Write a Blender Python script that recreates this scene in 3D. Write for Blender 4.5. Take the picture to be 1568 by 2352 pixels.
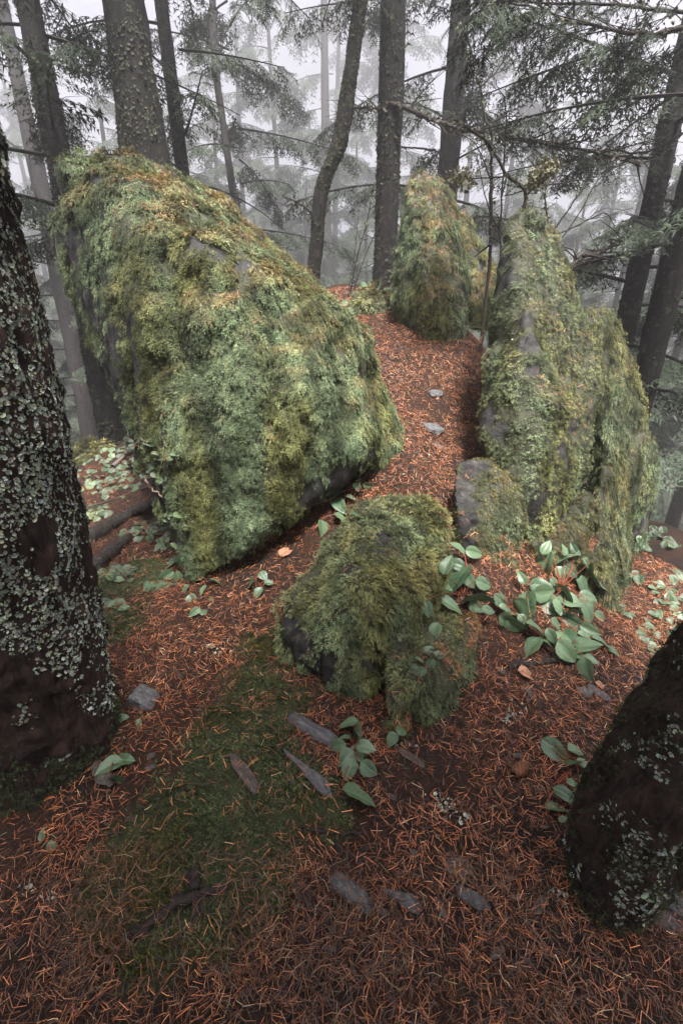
import bpy, bmesh, math, random
import numpy as np
from mathutils import Vector, Matrix
from mathutils.bvhtree import BVHTree

sc = bpy.context.scene
for o in list(bpy.data.objects):
    bpy.data.objects.remove(o)
C = sc.collection
R_ = math.radians

# ------------------------------------------------------------------ camera
CAMH, PITCH, LENS = 1.30, R_(22.5), 16.0
cam_d = bpy.data.cameras.new('camera')
cam = bpy.data.objects.new('camera', cam_d); C.objects.link(cam)
cam.location = (0, 0, CAMH); cam.rotation_euler = (math.pi/2 - PITCH, 0, 0)
cam_d.sensor_fit = 'VERTICAL'; cam_d.sensor_height = 36; cam_d.lens = LENS
cam_d.clip_start = 0.02; cam_d.clip_end = 500
sc.camera = cam

# ------------------------------------------------------------------ sky, sun, exposure
SUN_EL, SUN_AZ = R_(68), R_(165)          # azimuth from +Y towards +X
w = bpy.data.worlds.new('World'); sc.world = w; w.use_nodes = True
nt = w.node_tree; nt.nodes.clear()
sky = nt.nodes.new('ShaderNodeTexSky'); sky.sky_type = 'NISHITA'; sky.sun_disc = False
sky.sun_elevation = SUN_EL; sky.sun_rotation = SUN_AZ; sky.dust_density = 6.0; sky.air_density = 1.0; sky.ozone_density = 1.0
hsv = nt.nodes.new('ShaderNodeHueSaturation'); hsv.inputs['Saturation'].default_value = 0.12
tint = nt.nodes.new('ShaderNodeMix'); tint.data_type = 'RGBA'; tint.blend_type = 'MULTIPLY'
tint.inputs[0].default_value = 1.0; tint.inputs[7].default_value = (1.0, 0.97, 1.065, 1)
bg = nt.nodes.new('ShaderNodeBackground'); bg.inputs['Strength'].default_value = 0.060
wo = nt.nodes.new('ShaderNodeOutputWorld')
nt.links.new(sky.outputs[0], hsv.inputs['Color']); nt.links.new(hsv.outputs[0], tint.inputs[6])
nt.links.new(tint.outputs[2], bg.inputs['Color']); nt.links.new(bg.outputs[0], wo.inputs['Surface'])

sd = bpy.data.lights.new('sun', 'SUN'); sd.energy = 4.2; sd.angle = R_(11); sd.color = (1.0, 0.97, 0.92)
sun = bpy.data.objects.new('sun', sd); C.objects.link(sun)
sun_dir = Vector((math.sin(SUN_AZ)*math.cos(SUN_EL), math.cos(SUN_AZ)*math.cos(SUN_EL), math.sin(SUN_EL)))
sun.rotation_euler = sun_dir.to_track_quat('Z', 'Y').to_euler(); sun.location = (4, 6, 20)

sc.view_settings.view_transform = 'Standard'; sc.view_settings.look = 'None'
sc.view_settings.gamma = 1.0; sc.view_settings.use_curve_mapping = False
sc.view_settings.exposure = 2.15
cy = sc.cycles
cy.use_denoising = True; cy.denoiser = 'OPENIMAGEDENOISE'
cy.max_bounces = 4; cy.diffuse_bounces = 2; cy.glossy_bounces = 1; cy.transmission_bounces = 2
cy.volume_bounces = 1; cy.transparent_max_bounces = 4; cy.caustics_reflective = False; cy.caustics_refractive = False
HAZE = 0.0120

# ------------------------------------------------------------------ helpers
F = LENS/36.0*2352.0
cp, sp = math.cos(PITCH), math.sin(PITCH)
def ray(u, v):
    a = (u-784.0)/F; b = (1176.0-v)/F
    return np.array([a, cp + b*sp, -sp + b*cp])
def W(u, v, Y):
    d = ray(u, v); t = Y/d[1]
    return np.array([0, 0, CAMH]) + d*t

_rt = np.random.RandomState(7)
_P = np.concatenate([_rt.permutation(512)]*3); _T = _rt.uniform(-1, 1, 512)
def vnoise(p, seed=0):
    p = np.asarray(p, float) + seed*17.31
    i = np.floor(p).astype(np.int64); f = p - i
    f = f*f*f*(f*(f*6-15)+10); i &= 511
    def h(dx, dy, dz):
        return _T[_P[_P[_P[(i[:, 0]+dx) & 511] + ((i[:, 1]+dy) & 511)] + ((i[:, 2]+dz) & 511)]]
    x, y, z = f[:, 0], f[:, 1], f[:, 2]
    l = lambda a, b, t: a + (b-a)*t
    return l(l(l(h(0,0,0), h(1,0,0), x), l(h(0,1,0), h(1,1,0), x), y),
             l(l(h(0,0,1), h(1,0,1), x), l(h(0,1,1), h(1,1,1), x), y), z)
def fbm(p, octv=3, seed=0, gain=0.5):
    p = np.asarray(p, float); s = 0; a = 1; tot = 0
    for k in range(octv):
        s = s + a*vnoise(p*(2.03**k), seed+k*3); tot += a; a *= gain
    return s/tot
def sstep(a, b, x):
    t = np.clip((x-a)/(b-a), 0, 1); return t*t*(3-2*t)
def nrm(a):
    return a/np.maximum(np.linalg.norm(a, axis=-1, keepdims=True), 1e-9)

def mesh_np(name, V, Fc, col=None, smooth=False, extra=None):
    me = bpy.data.meshes.new(name)
    V = np.asarray(V, np.float32); Fc = np.asarray(Fc, np.int32); k = Fc.shape[1]; nf = len(Fc)
    me.vertices.add(len(V)); me.vertices.foreach_set('co', V.ravel())
    me.loops.add(nf*k); me.loops.foreach_set('vertex_index', Fc.ravel())
    me.polygons.add(nf); me.polygons.foreach_set('loop_start', np.arange(0, nf*k, k, dtype=np.int32))
    me.update(calc_edges=True)
    me.polygons.foreach_set('use_smooth', np.full(nf, smooth, dtype=bool))
    if col is not None:
        at = me.color_attributes.new('Col', 'FLOAT_COLOR', 'POINT')
        rgba = np.ones((len(V), 4), np.float32); rgba[:, :3] = col
        at.data.foreach_set('color', rgba.ravel())
    for nme, arr in (extra or {}).items():
        at = me.attributes.new(nme, 'FLOAT', 'POINT'); at.data.foreach_set('value', np.asarray(arr, np.float32))
    return me
def obj(name, me, mat=None, parent=None, loc=None):
    o = bpy.data.objects.new(name, me); C.objects.link(o)
    if mat is not None and me is not None and not me.materials: me.materials.append(mat)
    if parent is not None: o.parent = parent
    if loc is not None: o.location = loc
    return o
def tag(o, label=None, cat=None, group=None, kind=None):
    for k, v in (('label', label), ('category', cat), ('group', group), ('kind', kind)):
        if v: o[k] = v
    return o
def thing(name, label, cat, loc=(0, 0, 0), group=None):
    o = bpy.data.objects.new(name, None); C.objects.link(o); o.location = loc; o.empty_display_size = 0.1
    return tag(o, label, cat, group)

def frames(d, n):
    d = nrm(d); x = np.cross(d, n)
    bad = np.linalg.norm(x, axis=1) < 1e-4
    if bad.any(): x[bad] = np.cross(d[bad], np.array([1.0, 0.31, 0.17]))
    x = nrm(x); z = np.cross(x, d)
    return x, d, z
def scatter(tmpls, pos, d, n, scale, col, rng):
    """copies of small templates (verts, tris, shade) merged into arrays"""
    Vs, Fs, Cs = [], [], []; base = 0
    pick = rng.randint(0, len(tmpls), len(pos))
    x, y, z = frames(d, n)
    scale = np.broadcast_to(np.asarray(scale, float), (len(pos),)) if np.ndim(scale) < 2 else scale
    for k, (tv, tt, sh) in enumerate(tmpls):
        m = pick == k
        if not m.any(): continue
        s = scale[m]
        if s.ndim == 1: s = s[:, None]*np.ones((1, 3))
        P = (pos[m][:, None, :] + tv[None, :, 0:1]*(x[m]*s[:, 0:1])[:, None, :]
             + tv[None, :, 1:2]*(y[m]*s[:, 1:2])[:, None, :] + tv[None, :, 2:3]*(z[m]*s[:, 2:3])[:, None, :])
        nI = P.shape[0]; nv = len(tv)
        Vs.append(P.reshape(-1, 3))
        Fs.append((tt[None] + (np.arange(nI)*nv)[:, None, None]).reshape(-1, 3) + base)
        Cs.append((col[m][:, None, :]*sh[None, :, None]).reshape(-1, 3))
        base += nI*nv
    return np.concatenate(Vs), np.concatenate(Fs), np.concatenate(Cs)
def cat_parts(parts):
    Vs, Fs, Cs = [], [], []; b = 0
    for V, Fc, Cl in parts:
        Vs.append(V); Fs.append(Fc + b); Cs.append(Cl); b += len(V)
    return np.concatenate(Vs), np.concatenate(Fs), np.concatenate(Cs)
def tube(pts, rad, sides=6, col=(0.05, 0.04, 0.03), cap=True):
    pts = np.asarray(pts, float); n = len(pts); rad = np.broadcast_to(np.asarray(rad, float), (n,))
    t = nrm(np.gradient(pts, axis=0)); ref = np.array([0.13, 0.21, 0.97])
    if abs(np.dot(t.mean(0), ref)) > 0.85*np.linalg.norm(t.mean(0)): ref = np.array([0.95, 0.2, 0.1])
    x = nrm(np.cross(t, ref)); y = np.cross(t, x)
    a = np.linspace(0, 2*math.pi, sides, endpoint=False)
    V = pts[:, None, :] + rad[:, None, None]*(np.cos(a)[None, :, None]*x[:, None, :] + np.sin(a)[None, :, None]*y[:, None, :])
    V = V.reshape(-1, 3); i = np.arange(n-1)[:, None]*sides; j = np.arange(sides)[None]; j2 = (j+1) % sides
    q = np.stack([i+j, i+j2, i+sides+j2, i+sides+j], -1).reshape(-1, 4)
    T = np.concatenate([q[:, [0, 1, 2]], q[:, [0, 2, 3]]])
    return V, T, np.broadcast_to(np.asarray(col, float), V.shape).copy()
def smooth_path(pts, n):
    pts = np.asarray(pts, float); m = len(pts)
    if m == 2:
        s = np.linspace(0, 1, n)[:, None]; return pts[0]*(1-s) + pts[1]*s
    s = np.concatenate([[0], np.cumsum(np.linalg.norm(np.diff(pts, axis=0), axis=1))]); s /= s[-1]
    P = np.vstack([2*pts[0]-pts[1], pts, 2*pts[-1]-pts[-2]])
    out = []
    for t in np.linspace(0, 1, n):
        k = min(max(np.searchsorted(s, t, 'right')-1, 0), m-2); f = (t-s[k])/(s[k+1]-s[k])
        p0, p1, p2, p3 = P[k], P[k+1], P[k+2], P[k+3]
        out.append(0.5*((2*p1)+(-p0+p2)*f+(2*p0-5*p1+4*p2-p3)*f*f+(-p0+3*p1-3*p2+p3)*f**3))
    return np.array(out)

# ------------------------------------------------------------------ materials
def mat_new(name):
    m = bpy.data.materials.new(name); m.use_nodes = True
    n = m.node_tree.nodes; b = n['Principled BSDF']
    return m, m.node_tree, n, b
def N(nt, t, **kw):
    nd = nt.nodes.new(t)
    for k, v in kw.items(): setattr(nd, k, v)
    return nd
def noise_node(nt, scale, detail=6, rough=0.6, coord=None, dist=0.0):
    nd = N(nt, 'ShaderNodeTexNoise'); nd.inputs['Scale'].default_value = scale
    nd.inputs['Detail'].default_value = detail; nd.inputs['Roughness'].default_value = rough; nd.inputs['Distortion'].default_value = dist
    if coord is not None: nt.links.new(coord, nd.inputs['Vector'])
    return nd
def ramp(nt, fac, stops):
    r = N(nt, 'ShaderNodeValToRGB'); e = r.color_ramp.elements
    while len(e) < len(stops): e.new(0.5)
    for k, (p, c) in enumerate(stops): e[k].position = p; e[k].color = (*c, 1) if len(c) == 3 else c
    nt.links.new(fac, r.inputs[0]); return r
def mixc(nt, fac, a, b):
    m = N(nt, 'ShaderNodeMix', data_type='RGBA')
    if isinstance(fac, float): m.inputs[0].default_value = fac
    else: nt.links.new(fac, m.inputs[0])
    for s, i in ((a, 6), (b, 7)):
        if isinstance(s, tuple): m.inputs[i].default_value = (*s, 1)
        else: nt.links.new(s, m.inputs[i])
    return m.outputs[2]
def bump(nt, b, h, strength, dist):
    n = N(nt, 'ShaderNodeBump'); n.inputs['Strength'].default_value = strength; n.inputs['Distance'].default_value = dist
    nt.links.new(h, n.inputs['Height']); nt.links.new(n.outputs[0], b.inputs['Normal'])

def mat_col(name, rough=0.7, spec=0.25, transl=0.0):
    """surface colour from the pieces' own colour attribute"""
    m, nt, n, b = mat_new(name)
    a = N(nt, 'ShaderNodeVertexColor', layer_name='Col')
    nt.links.new(a.outputs['Color'], b.inputs['Base Color'])
    b.inputs['Roughness'].default_value = rough; b.inputs['Specular IOR Level'].default_value = spec
    if transl > 0:
        tr = N(nt, 'ShaderNodeBsdfTranslucent'); nt.links.new(a.outputs['Color'], tr.inputs['Color'])
        mx = N(nt, 'ShaderNodeMixShader'); mx.inputs[0].default_value = transl
        nt.links.new(b.outputs[0], mx.inputs[1]); nt.links.new(tr.outputs[0], mx.inputs[2])
        nt.links.new(mx.outputs[0], n['Material Output'].inputs['Surface'])
    return m
M_MOSS = mat_col('moss', 0.75, 0.15, 0.25)
M_NEEDLE = mat_col('dry_needle', 0.45, 0.45, 0.0)
M_CROWN = mat_col('conifer_foliage', 0.6, 0.2, 0.15)
M_LICHEN = mat_col('lichen', 0.8, 0.1, 0.1)
M_TWIG = mat_col('twig_bark', 0.8, 0.2, 0.0)

def rock_material(name, dark, mid, light, sc_=1.0, moss=True, rough=0.62, bd=0.007):
    m, nt, n, b = mat_new(name)
    tc = N(nt, 'ShaderNodeTexCoord'); co = tc.outputs['Object']
    n1 = noise_node(nt, 7*sc_, 9, 0.68, co, 0.6); n2 = noise_node(nt, 60*sc_, 8, 0.7, co)
    mp = N(nt, 'ShaderNodeMapping'); mp.inputs['Scale'].default_value = (1, 1, 0.22); mp.inputs['Rotation'].default_value = (0.3, 0.5, 0.2)
    nt.links.new(co, mp.inputs[0]); n3 = noise_node(nt, 22*sc_, 8, 0.7, mp.outputs[0], 0.8)
    r1 = ramp(nt, n1.outputs[0], [(0.34, dark), (0.54, mid), (0.74, light)])
    r2 = ramp(nt, n2.outputs[0], [(0.35, (0.35,)*3), (0.6, (1.0,)*3), (0.75, (1.35,)*3)])
    mu = N(nt, 'ShaderNodeMix', data_type='RGBA', blend_type='MULTIPLY'); mu.inputs[0].default_value = 0.8
    nt.links.new(r1.outputs[0], mu.inputs[6]); nt.links.new(r2.outputs[0], mu.inputs[7])
    colr = mu.outputs[2]
    if moss:
        at = N(nt, 'ShaderNodeAttribute', attribute_name='moss')
        n4 = noise_node(nt, 45, 5, 0.7, co)
        mc = ramp(nt, n4.outputs[0], [(0.3, (0.010, 0.011, 0.005)), (0.7, (0.045, 0.046, 0.018))])
        colr = mixc(nt, at.outputs['Fac'], colr, mc.outputs[0])
    nt.links.new(colr, b.inputs['Base Color']); b.inputs['Roughness'].default_value = rough
    b.inputs['Specular IOR Level'].default_value = 0.4
    ad = N(nt, 'ShaderNodeMath', operation='ADD'); nt.links.new(n3.outputs[0], ad.inputs[0]); nt.links.new(n2.outputs[0], ad.inputs[1])
    bump(nt, b, ad.outputs[0], 1.0, bd)
    return m
M_ROCK = rock_material('boulder_rock', (0.004, 0.0036, 0.0033), (0.019, 0.017, 0.015), (0.115, 0.102, 0.086))
M_STONE = rock_material('loose_stone', (0.035, 0.035, 0.037), (0.12, 0.117, 0.120), (0.24, 0.235, 0.238), 1.0, False, 0.5, 0.004)
M_STONEB = rock_material('brown_stone', (0.035, 0.029, 0.025), (0.11, 0.093, 0.08), (0.23, 0.20, 0.17), 1.0, False, 0.6, 0.004)

def ground_material():
    m, nt, n, b = mat_new('forest_floor')
    tc = N(nt, 'ShaderNodeTexCoord'); co = tc.outputs['Object']
    n1 = noise_node(nt, 2.2, 6, 0.6, co); n2 = noise_node(nt, 140, 4, 0.75, co, 1.5); n3 = noise_node(nt, 40, 6, 0.7, co)
    duff = ramp(nt, n2.outputs[0], [(0.34, (0.004, 0.0025, 0.002)), (0.52, (0.020, 0.009, 0.005)), (0.70, (0.09, 0.035, 0.016))])
    soil = ramp(nt, n3.outputs[0], [(0.35, (0.004, 0.003, 0.0025)), (0.7, (0.020, 0.013, 0.009))])
    f = ramp(nt, n1.outputs[0], [(0.38, (0, 0, 0)), (0.55, (1, 1, 1))])
    c = mixc(nt, f.outputs[0], soil.outputs[0], duff.outputs[0])
    at = N(nt, 'ShaderNodeAttribute', attribute_name='moss')
    mc = ramp(nt, n3.outputs[0], [(0.3, (0.014, 0.017, 0.008)), (0.7, (0.05, 0.058, 0.024))])
    c = mixc(nt, at.outputs['Fac'], c, mc.outputs[0])
    nt.links.new(c, b.inputs['Base Color']); b.inputs['Roughness'].default_value = 0.85; b.inputs['Specular IOR Level'].default_value = 0.2
    ad = N(nt, 'ShaderNodeMath', operation='ADD'); nt.links.new(n2.outputs[0], ad.inputs[0]); nt.links.new(n3.outputs[0], ad.inputs[1])
    bump(nt, b, ad.outputs[0], 0.8, 0.004)
    return m
M_GROUND = ground_material()

def bark_material(name, dark, mid, lich, amount, sc_=1.0):
    m, nt, n, b = mat_new(name)
    tc = N(nt, 'ShaderNodeTexCoord'); co = tc.outputs['Object']
    mp = N(nt, 'ShaderNodeMapping'); mp.inputs['Scale'].default_value = (1, 1, 0.25); nt.links.new(co, mp.inputs[0])
    n1 = noise_node(nt, 26*sc_, 8, 0.7, mp.outputs[0], 0.6); n2 = noise_node(nt, 16*sc_, 8, 0.72, co, 0.4); n3 = noise_node(nt, 90*sc_, 5, 0.7, co)
    c = ramp(nt, n1.outputs[0], [(0.36, dark), (0.66, mid)])
    f = ramp(nt, n2.outputs[0], [(0.60-amount*0.2, (0, 0, 0)), (0.66-amount*0.2, (1, 1, 1))])
    l = ramp(nt, n3.outputs[0], [(0.3, tuple(x*0.4 for x in lich)), (0.65, lich)])
    cc = mixc(nt, f.outputs[0], c.outputs[0], l.outputs[0])
    nt.links.new(cc, b.inputs['Base Color']); b.inputs['Roughness'].default_value = 0.85; b.inputs['Specular IOR Level'].default_value = 0.2
    ad = N(nt, 'ShaderNodeMath', operation='ADD'); nt.links.new(n1.outputs[0], ad.inputs[0]); nt.links.new(f.outputs[0], ad.inputs[1])
    bump(nt, b, ad.outputs[0], 0.9, 0.02)
    return m
M_BARK_NEAR = bark_material('bark_dark_red', (0.006, 0.004, 0.0035), (0.036, 0.019, 0.014), (0.07, 0.07, 0.05), -0.1, 1.6)
M_BARK = bark_material('bark_grey_brown', (0.005, 0.0045, 0.004), (0.019, 0.016, 0.015), (0.055, 0.053, 0.04), 0.3)
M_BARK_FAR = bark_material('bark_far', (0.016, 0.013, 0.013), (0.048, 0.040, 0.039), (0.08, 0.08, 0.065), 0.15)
M_LOG = bark_material('weathered_log', (0.010, 0.008, 0.007), (0.05, 0.042, 0.037), (0.15, 0.14, 0.12), 0.2, 2.0)

def leaf_material(name, c0, c1, vein, rough):
    m, nt, n, b = mat_new(name)
    tc = N(nt, 'ShaderNodeTexCoord'); co = tc.outputs['Object']
    oi = N(nt, 'ShaderNodeObjectInfo')
    n1 = noise_node(nt, 5, 5, 0.6, co)
    ad = N(nt, 'ShaderNodeMath', operation='MULTIPLY_ADD'); nt.links.new(oi.outputs['Random'], ad.inputs[0]); ad.inputs[1].default_value = 0.5
    nt.links.new(n1.outputs[0], ad.inputs[2])
    base = ramp(nt, ad.outputs[0], [(0.35, c0), (0.95, c1)])
    sx = N(nt, 'ShaderNodeSeparateXYZ'); nt.links.new(co, sx.inputs[0])
    ab = N(nt, 'ShaderNodeMath', operation='ABSOLUTE'); nt.links.new(sx.outputs[0], ab.inputs[0])
    rib = N(nt, 'ShaderNodeMath', operation='LESS_THAN'); nt.links.new(ab.outputs[0], rib.inputs[0]); rib.inputs[1].default_value = 0.016
    # side veins: stripes along y - 0.8|x|
    s1 = N(nt, 'ShaderNodeMath', operation='MULTIPLY_ADD'); nt.links.new(ab.outputs[0], s1.inputs[0]); s1.inputs[1].default_value = -0.9; nt.links.new(sx.outputs[1], s1.inputs[2])
    s2 = N(nt, 'ShaderNodeMath', operation='MULTIPLY'); nt.links.new(s1.outputs[0], s2.inputs[0]); s2.inputs[1].default_value = 46.0
    s3 = N(nt, 'ShaderNodeMath', operation='SINE'); nt.links.new(s2.outputs[0], s3.inputs[0])
    sv = N(nt, 'ShaderNodeMath', operation='GREATER_THAN'); nt.links.new(s3.outputs[0], sv.inputs[0]); sv.inputs[1].default_value = 0.93
    sv2 = N(nt, 'ShaderNodeMath', operation='MULTIPLY'); nt.links.new(sv.outputs[0], sv2.inputs[0]); sv2.inputs[1].default_value = 0.5
    mx = N(nt, 'ShaderNodeMath', operation='MAXIMUM'); nt.links.new(rib.outputs[0], mx.inputs[0]); nt.links.new(sv2.outputs[0], mx.inputs[1])
    c = mixc(nt, mx.outputs[0], base.outputs[0], vein)
    n5 = noise_node(nt, 14, 3, 0.5, co)
    spot = ramp(nt, n5.outputs[0], [(0.74, (0, 0, 0)), (0.77, (1, 1, 1))])
    c = mixc(nt, spot.outputs[0], c, (0.05, 0.028, 0.014))
    nt.links.new(c, b.inputs['Base Color']); b.inputs['Roughness'].default_value = rough; b.inputs['Specular IOR Level'].default_value = 0.5
    n6 = noise_node(nt, 30, 4, 0.6, co)
    hh = N(nt, 'ShaderNodeMath', operation='MULTIPLY_ADD'); nt.links.new(s3.outputs[0], hh.inputs[0]); hh.inputs[1].default_value = -0.10; nt.links.new(n6.outputs[0], hh.inputs[2])
    bump(nt, b, hh.outputs[0], 0.5, 0.0012)
    tr = N(nt, 'ShaderNodeBsdfTranslucent'); nt.links.new(c, tr.inputs['Color'])
    ms = N(nt, 'ShaderNodeMixShader'); ms.inputs[0].default_value = 0.12
    nt.links.new(b.outputs[0], ms.inputs[1]); nt.links.new(tr.outputs[0], ms.inputs[2]); nt.links.new(ms.outputs[0], n['Material Output'].inputs['Surface'])
    return m
M_LEAF = leaf_material('salal_leaf', (0.024, 0.054, 0.026), (0.092, 0.145, 0.076), (0.115, 0.17, 0.092), 0.42)
M_LEAFPALE = leaf_material('salal_leaf_pale', (0.045, 0.075, 0.034), (0.10, 0.15, 0.07), (0.16, 0.22, 0.11), 0.48)
M_LEAFDARK = leaf_material('salal_leaf_dark', (0.018, 0.036, 0.016), (0.062, 0.095, 0.050), (0.09, 0.13, 0.07), 0.5)
M_DRYLEAF = leaf_material('dry_leaf', (0.16, 0.07, 0.035), (0.32, 0.16, 0.09), (0.20, 0.09, 0.05), 0.6)
M_CONE = mat_col('cone_scale', 0.55, 0.3, 0.0)

# ------------------------------------------------------------------ ground
GP = np.array([
 (-1.5,-1,-.1),(0,-1,-.08),(1.5,-1,-.12),(-1,.4,-.04),(0,.4,-.04),(1,.4,-.06),
 (-.9,1,.0),(0,1,.02),(.8,1,.0),(1.3,1,-.05),(-.8,1.45,.06),(0.1,1.4,.05),(.7,1.4,.05),(1.15,1.5,.0),
 (-1.3,2,.04),(-.6,2,.12),(0,2,.28),(.4,2,.36),(.9,2,.26),(1.35,2,-.06),(1.7,2,-.14),(.35,2.2,.48),(1.15,2.25,.22),
 (-1.6,2.6,.02),(-.5,2.6,.35),(.45,2.6,.69),(.9,2.6,.5),(1.5,2.6,.0),(2.1,2.6,-.15),
 (.55,3.1,1.0),(1.3,3.1,.5),(-1.7,3.1,.02),(-.3,3.1,.75),(2.2,3.1,-.4),
 (.57,3.7,1.3),(.2,3.7,1.3),(1.0,3.7,1.2),(-.4,3.7,1.05),(-1.8,3.7,.05),(2.3,3.7,-.9),
 (.3,4.2,1.45),(-.2,4.2,1.42),(.9,4.2,1.3),(-1.2,4.2,.4),(-.26,4.6,1.56),(.38,4.6,1.58),(1.3,4.6,.9),(2.3,4.6,-1.5),
 (0,5.2,1.45),(.6,5.2,1.3),(0,6,.8),(1,6,.2),(-1,6,.4),(-2.2,4.5,.1),(-2.7,5.2,.02),(-2,6,.0),(-3.5,4,-.35),(-3.5,6,-.9),
 (-3,2,-.3),(-2.2,1.2,-.08),(2.2,1.5,-.25),(3,3,-1.2),(3.2,5,-2.5),(-2.2,0,-.1),(2.2,0,-.2)], float)
def _tps(px, q):
    r2 = ((px[:, None, :] - q[None, :, :])**2).sum(-1); return np.where(r2 > 1e-12, 0.5*r2*np.log(np.maximum(r2, 1e-12)), 0)
_n = len(GP); _A = np.zeros((_n+3, _n+3)); _A[:_n, :_n] = _tps(GP[:, :2], GP[:, :2]) + np.eye(_n)*0.01
_A[:_n, _n] = 1; _A[:_n, _n+1:] = GP[:, :2]; _A[_n, :_n] = 1; _A[_n+1:, :_n] = GP[:, :2].T
_wt = np.linalg.solve(_A, np.concatenate([GP[:, 2], [0, 0, 0]]))
def gz(x, y):
    x = np.atleast_1d(np.asarray(x, float)); y = np.atleast_1d(np.asarray(y, float))
    p = np.stack([np.clip(x, -3.6, 3.4), np.clip(y, -1.2, 6.3)], -1)
    z = _tps(p, GP[:, :2]) @ _wt[:_n] + _wt[_n] + p @ _wt[_n+1:]
    d = np.hypot(x, (y-2.5)/1.1); k = sstep(2.9, 4.6, d); s = sstep(-1.0, 2.0, y)
    zf = (1-s)*(-.15) + s*(-.3 - .42*np.maximum(d-3, 0)); zf = np.maximum(zf, -9+0.3*np.sin(x*.3)*np.cos(y*.27))
    z = z*(1-k) + zf*k
    q = np.stack([x, y, x*0], -1)
    return z + 0.03*fbm(q*2.6, 2, 5) + 0.012*fbm(q*11, 2, 9)
def ground_hit(u, v):
    d = ray(u, v); t = np.concatenate([np.arange(0.5, 6, 0.01), np.arange(6, 40, 0.05)])
    p = np.array([0, 0, CAMH]) + d*t[:, None]; b = p[:, 2] < gz(p[:, 0], p[:, 1])
    k = int(np.argmax(b)) if b.any() else len(t)-1
    return p[k]
# mossy patch of the forest floor: a chain of discs on the slope
MP = [(ground_hit(u, v), r) for u, v, r in ((620,1490,.13),(590,1580,.18),(640,1640,.15),(550,1700,.19),(600,1790,.2),(480,1830,.19),(560,1900,.2),(400,1930,.17),(500,2000,.17),(310,1990,.13),(250,2080,.12),(400,2070,.15),(680,1850,.13),(560,2080,.12),(300,1330,.22),(260,1440,.16),(760,1890,.08))]
def ground_moss(x, y):
    f = np.full(np.shape(x), -1.0)
    for p, r in MP: f = np.maximum(f, 1 - np.hypot(x-p[0], y-p[1])/r)
    q = np.stack([x, y, x*0], -1)
    return sstep(-.05, 0.45, f + 0.30*fbm(q*8, 4, 21, .6)*2.2 - 0.02)
xs = np.concatenate([-np.geomspace(60, 3.6, 20), np.arange(-3.4, 3.4, .042), np.geomspace(3.5, 60, 20)])
ys = np.concatenate([-np.geomspace(30, .5, 10), np.arange(-.4, 6.0, .042), np.geomspace(6.2, 70, 24)])
gx, gy = np.meshgrid(xs, ys, indexing='ij'); gxf, gyf = gx.ravel(), gy.ravel()
gzf = gz(gxf, gyf)
gzf = gzf + .016*ground_moss(gxf, gyf)*(1+.8*fbm(np.stack([gxf, gyf, gxf*0], -1)*14, 2, 25))
gV = np.stack([gxf, gyf, gzf], -1); nx_, ny_ = len(xs), len(ys)
ii, jj = np.meshgrid(np.arange(nx_-1), np.arange(ny_-1), indexing='ij'); a0 = (ii*ny_+jj).ravel()
gF = np.stack([a0, a0+ny_, a0+ny_+1, a0+1], -1)
gm = ground_moss(gxf, gyf)
ground = obj('ground', mesh_np('ground', gV, gF, None, True, {'moss': gm}), M_GROUND); tag(ground, kind='structure')
ground['label'] = 'forest floor of dark soil and orange needle duff rising to a knoll'

# ------------------------------------------------------------------ boulders
def hull_mesh(bm, pts):
    vs = [bm.verts.new(p) for p in pts]
    r = bmesh.ops.convex_hull(bm, input=vs)
    dead = [g for g in r['geom_interior'] if isinstance(g, bmesh.types.BMVert)] + [g for g in r['geom_unused'] if isinstance(g, bmesh.types.BMVert)]
    bmesh.ops.delete(bm, geom=list(set(dead)), context='VERTS')
def vert_normals(V, Fq):
    a = V[Fq[:, 2]] - V[Fq[:, 0]]; b = V[Fq[:, 3]] - V[Fq[:, 1]]; n = np.cross(a, b)
    out = np.zeros_like(V)
    for k in range(4): np.add.at(out, Fq[:, k], n)
    return nrm(out)
def laplace(V, Fq, it, lam=0.5):
    e = np.concatenate([Fq[:, [0, 1]], Fq[:, [1, 2]], Fq[:, [2, 3]], Fq[:, [3, 0]]]); e = np.concatenate([e, e[:, ::-1]])
    cnt = np.bincount(e[:, 0], minlength=len(V))[:, None]
    for _ in range(it):
        s = np.zeros_like(V); np.add.at(s, e[:, 0], V[e[:, 1]]); V = V + lam*(s/np.maximum(cnt, 1) - V)
    return V
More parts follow.
